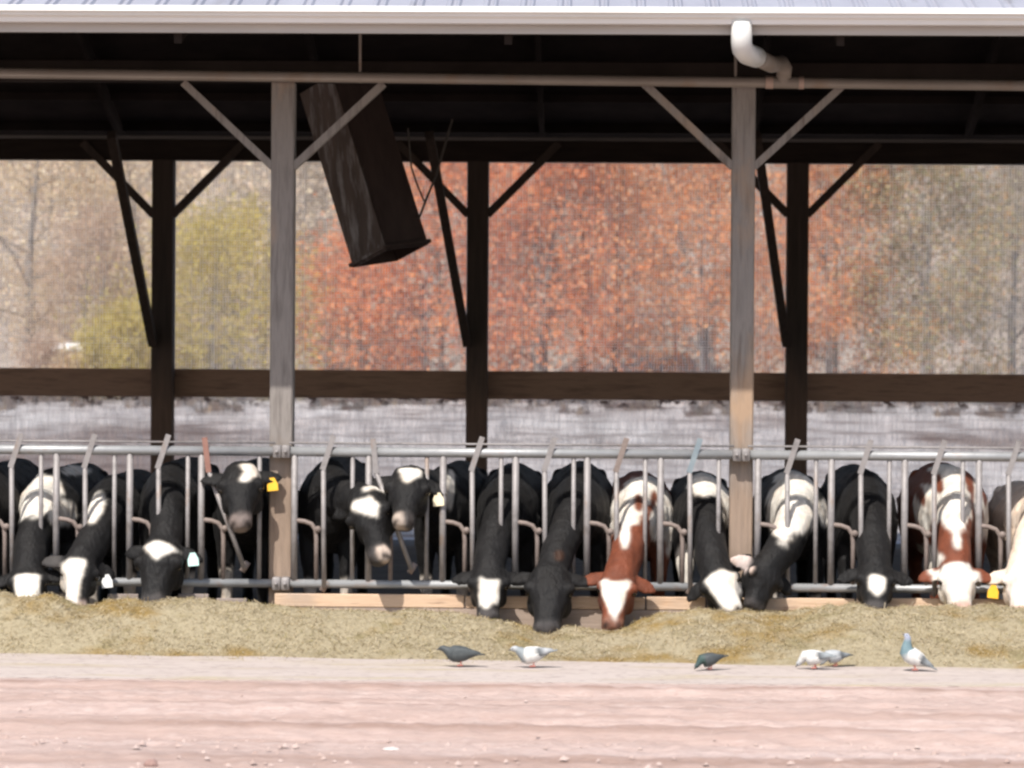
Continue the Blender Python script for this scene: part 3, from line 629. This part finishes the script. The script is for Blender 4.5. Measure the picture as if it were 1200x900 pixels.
    for side_i, mm, lab, dz in tags:
        tp, e, sdv = eartips[side_i]; c = tp + V(0, -.035, -.045 + dz)
        pr_ = [(-.02, .055), (.02, .055), (.045, .0), (.045, -.055), (-.045, -.055), (-.045, .0)]
        nrm = V(0, -1, .1).normalized(); ux = V(1, 0, .1 * (1 if side_i else -1)).normalized(); uy = nrm.cross(ux); uy = uy if uy.z > 0 else -uy
        mb2 = MB(); f1 = [c + ux * x + uy * y - nrm * .003 for x, y in pr_]; f2 = [q + nrm * .006 for q in f1]
        mb2.loft([f1, f2]); ob = mb2.build('ear_tag', mm, root); ob['label'] = lab
    return root

P_ = lambda *a: list(a)
cow('black cow mostly cut off by the left edge of the photo', (-14, .62), -55, (-62, 668, -.3), (-62, 718, -.55), BLACK, top=542)
cow('black cow with white withers and a whole white muzzle, at the far left', (58, .66), 31, (31, 660, -.28), (31, 712, -.58), BLACK,
    head_patches=[(WHITE, P_((.28, -.62), (.25, .68), (1.2, .7), (1.2, -.62)), -.2)], patches=[(WHITE, (36, 580, .25), (26, .5, 24)), (WHITE, (84, 552, 1.3), (20, .3, 5)), (WHITE, (75, 600, .5), (10, .3, 14))], top=547, muzzle=WHITE, ears=(.1, .1), yaw=2)
cow('black cow with slanting white face blaze and a white tag in one ear', (132, .62), 117, (97, 648, -.28), (90, 710, -.52), BLACK,
    head_patches=[(WHITE, P_((.12, -.95), (.12, .25), (.6, .05), (1.1, -.1), (1.1, -.9), (.6, -1.0)), -.2)], patches=[(WHITE, (111, 593, .1), (9, .3, 16), 1)], tags=[(1, M['tagwhite'], 'white ear tag', -.02)], top=556, lk=-14, ears=(.15, -.1), muzzle=(.36, .28, .25), ear_col=((.05, .046, .045), 'l'), socks=(.4, .4))
cow('black cow with white forehead diamond and pale teal ear tag', (200, .56), 203, (186, 632, -.26), (176, 708, -.52), BLACK,
    head_patches=[(WHITE, P_((.10, -.75), (.02, -.1), (.1, .85), (.34, .1)))], tags=[(1, M['tagteal'], 'pale teal ear tag', .03)], top=539, lk=8, hl=1.22, ears=(.2, -.05), socks=(.42, .42))
cow('black cow with raised head and yellow ear tag beside the left front post', (288, .85), 287, (281, 543, -.16), (281, 609, -.50), BLACK,
    head_patches=[(WHITE, P_((.02, -.05), (-.05, .75), (.12, .85), (.36, .3), (.34, -.0), (.15, .2)))], tags=[(1, M['tagyellow'], 'yellow ear tag', -.01)], top=540, hl=1.16, mw=.86, muzzle=(.16, .13, .12), ears=(.3, .25), socks=(.48, 0))
cow('black cow with lowered head turned right and a large white forehead', (386, .62), 396, (421, 577, -.16), (440, 652, -.42), BLACK,
    head_patches=[(WHITE, P_((.10, -.45), (.2, -.62), (.46, .5), (.28, .72), (.12, .5)), -.16), (WHITE, P_((-.12, .2), (-.12, .95), (.02, .95), (.02, .2)), -.2), ((.52, .43, .37), P_((.88, .1), (.86, .5), (1.2, .55), (1.2, .05)), -.10)], tags=[(1, M['tagcream'], 'cream ear tag', -.06)], top=536, lk=22, hl=1.2, mw=.86, ears=(.3, -.1), socks=(.4, .4))
cow('black cow with raised head, white forehead and cream ear tag', (522, .9), 483, (479, 548, -.12), (472, 607, -.44), BLACK,
    head_patches=[(WHITE, P_((.02, -.45), (-.01, .6), (.14, .62), (.36, .05), (.28, -.2)), -.12), ((.42, .35, .30), P_((.88, -.55), (.86, -.05), (.98, .1), (1.2, .1), (1.2, -.5)), -.10)], patches=[(WHITE, (527, 572, .45), (4, .3, 26), 1)], tags=[(1, M['tagcream'], 'cream ear tag', -.03)], top=544, hl=1.16, mw=.86, ears=(.25, -.1), yaw=3, socks=(.4, .4))
cow('black cow with white blaze, next to the all black cow', (596, .66), 570, (573, 660, -.28), (571, 721, -.58), BLACK,
    head_patches=[(WHITE, P_((.26, -.5), (.36, -.05), (.34, .62), (.70, .55), (.86, -.1), (.76, -.48)))], top=547, ears=(.1, .05), yaw=1)
cow('all black cow reaching deepest into the feed dip, face without any white', (678, .66), 655, (645, 662, -.34), (641, 736, -.66), BLACK, top=545, hl=1.2, ears=(.2, .2), patches=[((.04, .018, .010), (655, 650, -.2), (5, .2, 5), 1)])
cow('red brown and white cow with a narrow white face blaze, beside the feed dip', (752, .66), 739, (726, 664, -.32), (717, 730, -.64), RED,
    head_patches=[(WHITE, P_((.18, -1.0), (.28, -.3), (.2, .7), (.5, .55), (.94, .15), (.8, -.2), (.5, -.7)))], patches=[(WHITE, (738, 582, .15), (17, .4, 28), 1), (WHITE, (755, 574, .5), (24, .5, 14), 1), (WHITE, (716, 600, .5), (7, .4, 22), 1), (WHITE, (785, 600, .6), (8, .4, 40), 1), (WHITE, (732, 625, .05), (5, .3, 14), 1), (RED, (748, 590, .25), (5, .5, 9), 1), (RED, (726, 572, .3), (6, .4, 5), 1), (RED, (766, 585, .5), (4, .4, 9), 1), (WHITE, (770, 612, .6), (10, .4, 20), 1), (WHITE, (765, 566, .8), (20, .5, 6), 1)], top=558, muzzle=(.2, .09, .06), ears=(.1, -.05))
cow('black cow with white withers, head tilted right against the right front post', (826, .66), 825, (836, 664, -.28), (855, 712, -.52), BLACK,
    head_patches=[(WHITE, P_((.2, -.7), (.12, .3), (.3, .95), (.75, .8), (1.2, .4), (1.2, .0), (.7, -.5)), -.2)], patches=[(WHITE, (836, 566, .6), (26, .7, 13), 1), (WHITE, (852, 592, .5), (6, .4, 22), 1), (WHITE, (803, 660, .4), (9, .4, 22), 1)], top=558, lk=14, ears=(-.25, .75), hl=1.05)
cow('black cow with broad white withers, head turned left beside the right front post', (934, .66), 939, (908, 662, -.26), (890, 712, -.40), BLACK,
    patches=[(WHITE, (938, 585, .2), (23, .5, 36), 1), (WHITE, (914, 600, .3), (12, .5, 32), 1), (WHITE, (935, 560, .8), (36, .5, 9), 1), (WHITE, (967, 600, .5), (7, .4, 14), 1)], top=554, lk=-30, ears=(.0, -.2), ear_col=((.6, .5, .46), 'l'), tags=[], socks=(.3, .3))
cow('black cow with a small round white forehead spot, between the white withered cows', (1014, .66), 1025, (1027, 658, -.28), (1027, 711, -.55), BLACK,
    head_patches=[(WHITE, P_((.34, -.42), (.30, .0), (.36, .45), (.56, .42), (.76, .08), (.60, -.38)))], top=549, ears=(.05, .05))
cow('red brown and white cow with a full white face, near the right edge', (1120, .66), 1111, (1122, 656, -.28), (1127, 712, -.56), RED, face=WHITE,
    patches=[(WHITE, (1116, 580, .1), (21, .4, 36), 1), (WHITE, (1085, 590, .5), (10, .4, 26), 1), (WHITE, (1152, 590, .6), (12, .4, 36), 1), (WHITE, (1120, 552, 1.0), (26, .5, 7), 1), (WHITE, (1119, 632, .0), (4, .3, 9), 1), (WHITE, (1090, 655, .5), (20, .5, 14), 1), (RED, (1100, 565, .5), (5, .6, 11), 1), (RED, (1082, 575, .6), (3, .5, 16), 1), (RED, (1135, 560, .6), (6, .6, 9), 1), (RED, (1153, 580, .7), (4, .5, 12), 1), (RED, (1146, 605, .6), (4, .5, 9), 1)], top=546, muzzle=PINK, ears=(.05, .0), wid=1.2)
cow('cream white cow cut off by the right edge of the photo', (1222, .66), 1198, (1200, 660, -.28), (1199, 715, -.56), CREAM, top=570, muzzle=PINK, ears=(.0, -.2), face=(.74, .66, .6), tags=[(0, M['tagyellow'], 'yellow ear tag', -.06)], socks=(.3, .3))
cow('cream white cow cut off by the right edge of the photo', (1290, .66), 1284, (1284, 660, -.28), (1284, 715, -.56), CREAM, top=556) if False else None

# ================================================================== PIGEONS
M['feather'] = mat_attr('pigeon_plumage', 'plumage', rough=.55, bump=.2, bscale=120)
M['leg'] = mat('pink_bird_leg', [(.45, .16, .13), (.55, .22, .18)], 20); M['beak'] = mat('dark_beak', [(.06, .055, .05), (.1, .09, .085)], 20)
DS, GREY, PALE, WHT = (.075, .085, .09), (.26, .29, .31), (.40, .42, .44), (.62, .62, .61)
def pigeon(label, px, py, Y=None, face=-1, pitch=0, head='up', cols=None, s=1.0, turn=0):
    s = s * .95
    d = at(px, py, 0) - CAM; p = CAM + d * ((CAM.z - .03) / -d.z)
    Mx = Matrix.Translation(p) @ Matrix.Rotation(R(turn) + (math.pi if face < 0 else 0), 4, 'Z')
    ph = R(pitch); c0 = V(0, 0, .115); dz = V(0, 0, -.016)
    def L_(x, y, z, body=True):
        q = V(x, y, z)
        if body: r = q - c0; q = c0 + V(r.x * math.cos(ph) - r.z * math.sin(ph), r.y, r.x * math.sin(ph) + r.z * math.cos(ph))
        return Mx @ ((q + dz) * s)
    hd = {'up': [(.098, .155, .036, .042), (.112, .195, .026, .03), (.122, .222, .024, .025), (.14, .235, .022, .022), (.158, .232, .010, .011)],
          'mid': [(.10, .13, .036, .04), (.125, .145, .026, .028), (.145, .155, .024, .024), (.162, .152, .02, .02), (.178, .146, .009, .01)],
          'down': [(.098, .10, .038, .042), (.12, .08, .028, .03), (.135, .06, .024, .024), (.15, .045, .02, .02), (.16, .033, .009, .01)]}[head]
    sp = [(-.19, .10, .026, .005), (-.14, .104, .03, .009), (-.09, .108, .038, .03), (-.04, .110, .054, .056), (.01, .110, .064, .068), (.055, .114, .062, .068), (.085, .125, .048, .056)]
    mb = MB(); rings = []
    allp = sp + hd
    for i, (x, z, rw, rh) in enumerate(allp):
        a = allp[max(i - 1, 0)]; b = allp[min(i + 1, len(allp) - 1)]; t = V(b[0] - a[0], 0, b[1] - a[1]).normalized(); up = V(-t.z, 0, t.x)
        rings.append([L_(x + up.x * rh * math.sin(q), rw * math.cos(q), z + up.z * rh * math.sin(q), i < len(sp) or head == 'up') for q in [k * math.pi / 7 for k in range(14)]])
    mb.loft(rings)
    root = thing('pigeon', p, label, 'pigeon', 'pigeons along the edge of the feed heap')
    o = mb.build('body', M['feather'], root, True); nrg = 14
    C = np.zeros((len(rings) * nrg, 3)); tailc, bodyc, neckc, headc, wingc, tipc = cols
    for i in range(len(rings)):
        C[i * nrg:(i + 1) * nrg] = tailc if i < 3 else bodyc if i < 6 else neckc if i < 9 else headc
    set_col(o.data, 'plumage', C)
    for sd_ in (-1, 1):
        w2 = MB(); rr = []
        W = [(.075, .118, .012, .02), (.05, .122, .018, .042), (.0, .122, .017, .046), (-.05, .12, .013, .036), (-.10, .116, .009, .022), (-.155, .11, .005, .008)]
        for x, z, t_, h_ in W:
            rr.append([L_(x, sd_ * (.044 * (1 if x > -.03 else 1 + (x + .03) * 4.5) + t_ * math.cos(q)), z + h_ * math.sin(q)) for q in [k * math.pi / 5 for k in range(10)]])
        w2.loft(rr); wo = w2.build('wing', M['feather'], root, True)
        Cw = np.zeros((60, 3))
        for i in range(6): Cw[i * 10:(i + 1) * 10] = wingc if i < 3 else tipc
        if wingc != DS: Cw[3 * 10:4 * 10] = (.10, .11, .12)
        set_col(wo.data, 'plumage', Cw)
        l0 = L_(.0, .022 * sd_, .07); f0 = Mx @ (V(.0, .022 * sd_, .004 - .0) * s); lg = MB().tube([l0, f0], [.006, .004], n=6)
        for tx, ty in ((.03, 0), (.022, .016), (.022, -.016), (-.018, 0)): lg.tube([f0, Mx @ (V(tx, .022 * sd_ + ty, .002) * s)], [.004, .003], n=5)
        lg.build('leg', M['leg'], root)
        hx = hd[3]; MB().ball(L_(hx[0], sd_ * .02, hx[1] + .003, head == 'up'), .004, 6).build('eye', M['eye'], root)
    e = hd[-1]; f_ = hd[-2]; dv = V(e[0] - f_[0], 0, e[1] - f_[1]).normalized()
    MB().tube([L_(e[0] - dv.x * .004, 0, e[1] - dv.z * .004, head == 'up'), L_(e[0] + dv.x * .02, 0, e[1] + dv.z * .02, head == 'up')], [.008, .002], n=8).build('beak', M['beak'], root)
pigeon('all dark slate pigeon walking left, leftmost of the birds', 540, 780, face=-1, pitch=-2, head='mid', cols=(DS, DS, DS, DS, DS, DS))
pigeon('white winged pigeon with blue grey head, beside the all dark pigeon', 625, 781, face=-1, pitch=-14, head='mid', cols=(GREY, WHT, GREY, PALE, WHT, PALE), s=1.02)
pigeon('small dark pigeon pecking alone, midway along the feed heap', 832, 784, face=-1, pitch=-12, head='down', cols=(DS, DS, (.05, .085, .08), (.06, .09, .09), DS, DS), s=.82, turn=25)
pigeon('pale pigeon with white shoulders pecking, left of a close pair', 955, 783, face=-1, pitch=-8, head='down', cols=(GREY, WHT, WHT, PALE, WHT, GREY), s=.92, turn=-15)
pigeon('grey pigeon with dark tail tip, right of a close pair', 979, 780, face=-1, pitch=-6, head='down', cols=(DS, PALE, PALE, PALE, PALE, GREY), s=.8, turn=20)
pigeon('white backed pigeon standing tall with raised blue grey neck, rightmost bird', 1073, 785, face=-1, pitch=26, head='up', cols=(GREY, WHT, (.16, .24, .27), (.33, .36, .45), WHT, GREY), s=1.02)

# ================================================================== TREES
M['bark'] = mat('grey_bark', [(.19, .17, .155), (.30, .275, .255)], 6, (3, 3, .4), .9)
M['bark_dark'] = mat('dark_bark', [(.06, .052, .048), (.11, .098, .09)], 6, (3, 3, .4), .9)
def leafmat(n, c): return mat_island(n, c, .8, .45)
LM = {
 'orange': leafmat('orange_leaves', [(0.770, 0.286, 0.130), (0.858, 0.392, 0.190), (0.770, 0.307, 0.150), (0.860, 0.445, 0.210), (0.682, 0.244, 0.130), (0.550, 0.445, 0.350), (0.462, 0.403, 0.330)]),
 'rust': leafmat('rust_leaves', [(0.814, 0.382, 0.160), (0.726, 0.286, 0.130), (0.836, 0.445, 0.200), (0.550, 0.392, 0.270), (0.726, 0.350, 0.170), (0.462, 0.413, 0.320)]),
 'yellow': leafmat('yellow_green_leaves', [(0.56, 0.46, 0.11), (0.64, 0.53, 0.16), (0.48, 0.42, 0.12), (0.58, 0.45, 0.16), (0.54, 0.46, 0.28)]),
 'cream': leafmat('cream_buds', [(0.74, 0.6, 0.36), (0.66, 0.5, 0.31), (0.78, 0.66, 0.44), (0.6, 0.48, 0.32), (0.62, 0.4, 0.28)]),
 'grey': leafmat('grey_twigs', [(0.34, 0.32, 0.28), (0.46, 0.42, 0.35), (0.38, 0.33, 0.27), (0.5, 0.38, 0.22)]),
 'olive': leafmat('olive_leaves', [(0.4, 0.36, 0.18), (0.33, 0.32, 0.19), (0.54, 0.3, 0.13), (0.4, 0.37, 0.26), (0.5, 0.4, 0.2)]),
 'pinkbrown': leafmat('pink_brown_twigs', [(0.56, 0.42, 0.32), (0.62, 0.5, 0.38), (0.52, 0.38, 0.3), (0.6, 0.44, 0.3)]),
}
def tree(name, label, cat, px, Y, h, wd, lm, seed, leaves=6120, zlow=.12, lsize=.3, stems=1, bark=None, clump=1.0):
    leaves = int(leaves * 2.5); lsize *= .74
    rs = np.random.default_rng(seed); base = V(X(px, Y, 420), Y, -.02); t = thing(name, base, label, cat, 'trees along the far edge of the yard' if cat == 'tree' else None)
    mb = MB(); tips = []; rad0 = .014 * h * (1 if stems == 1 else .6)
    def rv(a): return V(*rs.normal(0, a, 3))
    for st in range(stems):
        pts = []; top = h * rs.uniform(.86, .98); off = V(rs.normal(0, .06 * wd), rs.normal(0, .06 * wd), 0) if stems > 1 else V(0, 0, 0); lean = V(rs.normal(0, .09), rs.normal(0, .06), 0) * h
        for i in range(8):
            f = i / 7; pts.append(base + off + lean * f * f + V(0, 0, top * f) + rv(.012 * h * f))
        mb.tube(pts, [rad0 * (1.25 - f * 1.15) for f in [i / 7 for i in range(8)]], n=7)
        nb = int((26 if stems == 1 else 15))
        for b in range(nb):
            f = zlow + (.97 - zlow) * (b + rs.random()) / nb; q = pts[0].lerp(pts[-1], f); i = min(6, int(f * 7)); q = pts[i].lerp(pts[i + 1], f * 7 - i)
            az = b * 2.4 + rs.normal(0, .4); ln = wd * .5 * (1 - .62 * max(0, (f - .35) / .65) ** 1.5) * rs.uniform(.65, 1.1); el = rs.uniform(.15, .6) + .4 * f
            d = V(math.cos(az) * math.cos(el), math.sin(az) * math.cos(el), math.sin(el)); bp = [q, q + d * ln * .5 + rv(.03 * ln), q + d * ln + V(0, 0, .08 * ln) + rv(.05 * ln)]
            r0 = rad0 * .42 * (1.1 - f); mb.tube(bp, [r0, r0 * .6, r0 * .2], n=5); tips += [(bp[1].lerp(bp[2], .3), ln * .34), (bp[2], ln * .3)]
            for k in range(4):
                s0 = bp[0].lerp(bp[2], rs.uniform(.3, .95)); d2 = (d + rv(.6)).normalized(); e = s0 + d2 * ln * rs.uniform(.25, .5); mb.tube([s0, e], [r0 * .35, r0 * .1], n=4); tips.append((e, ln * .28))
    mb.build('trunk', bark or M['bark'], t)
    n = leaves; idx = rs.integers(0, len(tips), n); C = np.array([tips[i][0] for i in idx]); S = np.array([max(.25, tips[i][1]) for i in idx])
    keep = rs.random(len(tips)) > .16; sel = keep[idx]; C = C[sel]; S = S[sel]; n = len(C)
    C = C + rs.normal(0, 1, (n, 3)) * S[:, None] * .78 * clump; C[:, 2] = np.maximum(C[:, 2], .1)
    A = rs.normal(0, 1, (n, 3)); A /= np.linalg.norm(A, axis=1)[:, None]; Bv = np.cross(A, rs.normal(0, 1, (n, 3))); Bv /= np.linalg.norm(Bv, axis=1)[:, None]
    sz = lsize * rs.uniform(.5, 1.25, n); P = np.stack([C - A * sz[:, None] * .5, C + Bv * sz[:, None] * .32, C + A * sz[:, None] * .5, C - Bv * sz[:, None] * .32], 1) - np.array(base)
    quads('crown', P, lm, t)
TR = [
 # name, label, cat, px, Y, h, wd, leaf, seed, kw
 ('maple_tree', 'broad orange leaved tree left of the middle back post', 'tree', 500, 126, 15.5, 8.6, 'orange', 11, dict(leaves=11050, zlow=.04, stems=3)),
 ('maple_tree', 'orange leaved tree directly right of the middle back post', 'tree', 625, 127, 16.5, 8.5, 'orange', 12, dict(leaves=11050, zlow=.05, stems=3)),
 ('maple_tree', 'orange leaved tree just left of the right front post', 'tree', 720, 131, 17, 8.5, 'rust', 13, dict(leaves=11050, zlow=.06, stems=2, bark=M['bark_dark'], clump=.8)),
 ('maple_tree', 'rusty orange tree seen beside the right front post', 'tree', 835, 126, 16, 8.0, 'rust', 14, dict(leaves=11050, zlow=.05, stems=3)),
 ('shrubby_tree', 'low spreading orange tree below the hanging chute', 'tree', 420, 124, 7.4, 7.2, 'orange', 41, dict(leaves=5200, zlow=.02, stems=5, lsize=.3)),
 ('shrubby_tree', 'yellow green low tree between the left back post and the left front post', 'tree', 265, 122, 8.2, 8.2, 'yellow', 15, dict(leaves=8840, zlow=.02, stems=4, lsize=.22)),
 ('shrubby_tree', 'low yellowish shrubby tree left of the left back post', 'tree', 150, 123, 4.2, 5.0, 'yellow', 16, dict(leaves=4420, zlow=.02, stems=4, lsize=.22)),
 ('brush_shrub', 'low twiggy brush half hiding the white shed on its right', 'shrub', 112, 119, 2.9, 2.6, 'yellow', 31, dict(leaves=1500, zlow=.02, stems=4, lsize=.22)),
 ('brush_shrub', 'low twiggy brush half hiding the white shed on its left', 'shrub', 50, 119, 2.6, 2.8, 'pinkbrown', 32, dict(leaves=1500, zlow=.02, stems=4, lsize=.22)),
 ('brush_shrub', 'lowest brush directly in front of the white shed', 'shrub', 82, 118.5, 1.9, 2.6, 'cream', 33, dict(leaves=1100, zlow=.02, stems=4, lsize=.2)),
 ('budding_tree', 'tall cream budding tree at the left edge', 'tree', 35, 130, 16, 8.5, 'cream', 17, dict(leaves=8840, zlow=.1, lsize=.2)),
 ('budding_tree', 'cream budding tree behind the left back post', 'tree', 170, 132, 16.5, 8.5, 'cream', 18, dict(leaves=8840, zlow=.12, lsize=.2)),
 ('bare_tree', 'pale grey bare tree beside the left front post above the yellow shrub', 'tree', 305, 131, 15.5, 8.0, 'grey', 19, dict(leaves=7140, zlow=.1, lsize=.18)),
 ('bare_tree', 'grey leafless tree behind the hanging chute', 'tree', 385, 133, 14, 7.0, 'grey', 20, dict(leaves=6120, zlow=.1, lsize=.18)),
 ('pink_shrub', 'pinkish brown twiggy tree in front of the cream tree on the left', 'tree', 95, 126, 9.0, 6.0, 'pinkbrown', 21, dict(leaves=5780, zlow=.04, stems=3, lsize=.2)),
 ('mixed_tree', 'orange and olive tree right of the right back post', 'tree', 985, 128, 15.5, 8.0, 'rust', 22, dict(leaves=8840, zlow=.05, stems=2)),
 ('olive_tree', 'olive grey tree near the right edge', 'tree', 1090, 126, 15.5, 8.0, 'olive', 23, dict(leaves=9520, zlow=.04, stems=2)),
 ('bare_tree', 'grey branching tree at the right edge', 'tree', 1180, 130, 16, 8.5, 'grey', 24, dict(leaves=8500, zlow=.04, lsize=.2, stems=2)),
]
for nm, lb, ct, px, Y, h, wd, lf, sd_, kw in TR: tree(nm, lb, ct, px, Y, h, wd, LM[lf], sd_, **kw)
# wooded slope behind: a mass
M['hill'] = mat('leaf_litter_slope', [(.22, .18, .15), (.33, .28, .24), (.28, .23, .19)], .4, (1, 1, 1), .95, layers=[((.28, .22, .17), .12, (1, 1, 1), .5, .62)])
vs = []; fs = []; hx = np.linspace(-140, 140, 60); hy = np.linspace(134, 320, 30)
for y in hy:
    for x in hx: vs.append((x, y, -.05 + 46 * min(1, (y - 134) / 120) ** 1.1 + 1.5 * fbm(x, y, .03, 3)))
for j in range(29):
    for i in range(59): fs.append((j * 60 + i, j * 60 + i + 1, (j + 1) * 60 + i + 1, (j + 1) * 60 + i))
MB().add(vs, fs).build('hill', M['hill'], smooth=True)['kind'] = 'structure'
def woods():
    n = 280000; x = rng.uniform(-78, 82, n); y = rng.uniform(138, 176, n); g = 46 * np.clip((y - 134) / 120, 0, 1) ** 1.1
    z = g + rng.random(n) ** .9 * 13; C = np.stack([x, y, z], 1); cl = np.array([noise.noise(Vector((a * .35, b * .3, c * .35))) for a, b, c in C]); C = C[cl > -.12]; n = len(C)
    A = rng.normal(0, 1, (n, 3)); A /= np.linalg.norm(A, axis=1)[:, None]; Bv = np.cross(A, rng.normal(0, 1, (n, 3))); Bv /= np.linalg.norm(Bv, axis=1)[:, None]; sz = rng.uniform(.14, .32, n)
    P = np.stack([C - A * sz[:, None] * .5, C + Bv * sz[:, None] * .3, C + A * sz[:, None] * .5, C - Bv * sz[:, None] * .3], 1)
    m = bpy.data.materials.new('mixed_autumn_leaves'); m.use_nodes = True; nt = m.node_tree; b = nt.nodes['Principled BSDF']
    g_ = nt.nodes.new('ShaderNodeNewGeometry'); c1 = ramp(nt, g_.outputs['Random Per Island'], [(.30,.26,.22),(.40,.35,.29),(.50,.22,.12),(.34,.30,.26)]); c2 = ramp(nt, g_.outputs['Random Per Island'], [(.76,.63,.42),(.62,.54,.42),(.70,.50,.35),(.70,.60,.40)])
    c3 = ramp(nt, g_.outputs['Random Per Island'], [(.30,.29,.24),(.38,.36,.29),(.46,.27,.15),(.33,.32,.28)])
    sp = nt.nodes.new('ShaderNodeSeparateXYZ'); nt.links.new(g_.outputs['Position'], sp.inputs[0])
    f1 = nt.nodes.new('ShaderNodeMapRange'); f1.inputs[1].default_value = -14; f1.inputs[2].default_value = -6; nt.links.new(sp.outputs[0], f1.inputs[0])
    f2 = nt.nodes.new('ShaderNodeMapRange'); f2.inputs[1].default_value = 10; f2.inputs[2].default_value = 20; nt.links.new(sp.outputs[0], f2.inputs[0])
    c = mixc(nt, f2.outputs[0], mixc(nt, f1.outputs[0], c2, c1), c3); nt.links.new(c, b.inputs['Base Color']); b.inputs['Roughness'].default_value = .85
    tag(quads('distant_woods', P, m), 'mixed autumn woodland covering the slope behind the trees', 'woodland', kind='stuff')
    mb = MB()
    for i in range(48):
        x_ = rng.uniform(-70, 74); y_ = rng.uniform(138, 168); g0 = 46 * ((y_ - 134) / 120) ** 1.1; hh = rng.uniform(8, 14)
        mb.tube([(x_, y_, g0 - .3), (x_ + rng.normal(0, .5), y_, g0 + hh * .5), (x_ + rng.normal(0, 1), y_, g0 + hh)], [.11, .07, .02], n=5)
    tag(mb.build('distant_trunks', M['bark']), 'grey trunks massed in the woodland behind the front trees', 'woodland', kind='stuff')
woods()
# dark weeds along the far edge of the yard
M['weed'] = mat_island('dead_weeds', [(.10, .06, .045), (.17, .11, .08), (.24, .17, .11), (.08, .06, .04)])
P = []
for i in range(15000):
    x = rng.uniform(-50, 54); y = rng.uniform(92, 122)
    if noise.noise(V(x * .6, y * .12, 2)) < .08 + .012 * (118 - y): continue
    hgt = rng.uniform(.1, .45); a = rng.uniform(0, 3.14); wv = np.array([math.cos(a), math.sin(a), 0]) * rng.uniform(.05, .18); b0 = np.array([x, y, -.02]); tp = b0 + np.array([rng.normal(0, .1), 0, hgt])
    P.append([b0 - wv, b0 + wv, tp + wv * .4, tp - wv * .4])
tag(quads('dry_weeds', np.array(P), M['weed']), 'dark dead weeds along the far edge of the pale yard', 'weeds', kind='stuff')
# small white shed glimpsed low between the shrubs
p = V(X(80, 121, 410), 121, 0); sh = thing('shed', p, 'small white shed glimpsed low between the shrubs on the left', 'shed')
M['white'] = mat('white_painted_boards', [(.78, .77, .74), (.84, .83, .81)], 3, (4, 1, .5), .6); M['shroof'] = mat('grey_shed_roof', [(.5, .48, .46), (.6, .58, .56)], 3)
MB().box(p + V(-.75, -.6, 0), p + V(.75, .8, 2.35)).build('wall', M['white'], sh)
MB().add([p + V(-.85, -.75, 2.3), p + V(.85, -.75, 2.3), p + V(.85, .1, 2.62), p + V(-.85, .1, 2.62), p + V(-.85, .95, 2.3), p + V(.85, .95, 2.3)], [(0, 1, 2, 3), (3, 2, 5, 4)]).build('roof', M['white'], sh)
MB().box(p + V(-.35, -.64, 0), p + V(.45, -.605, 2.0)).build('door', M['fascia'], sh)
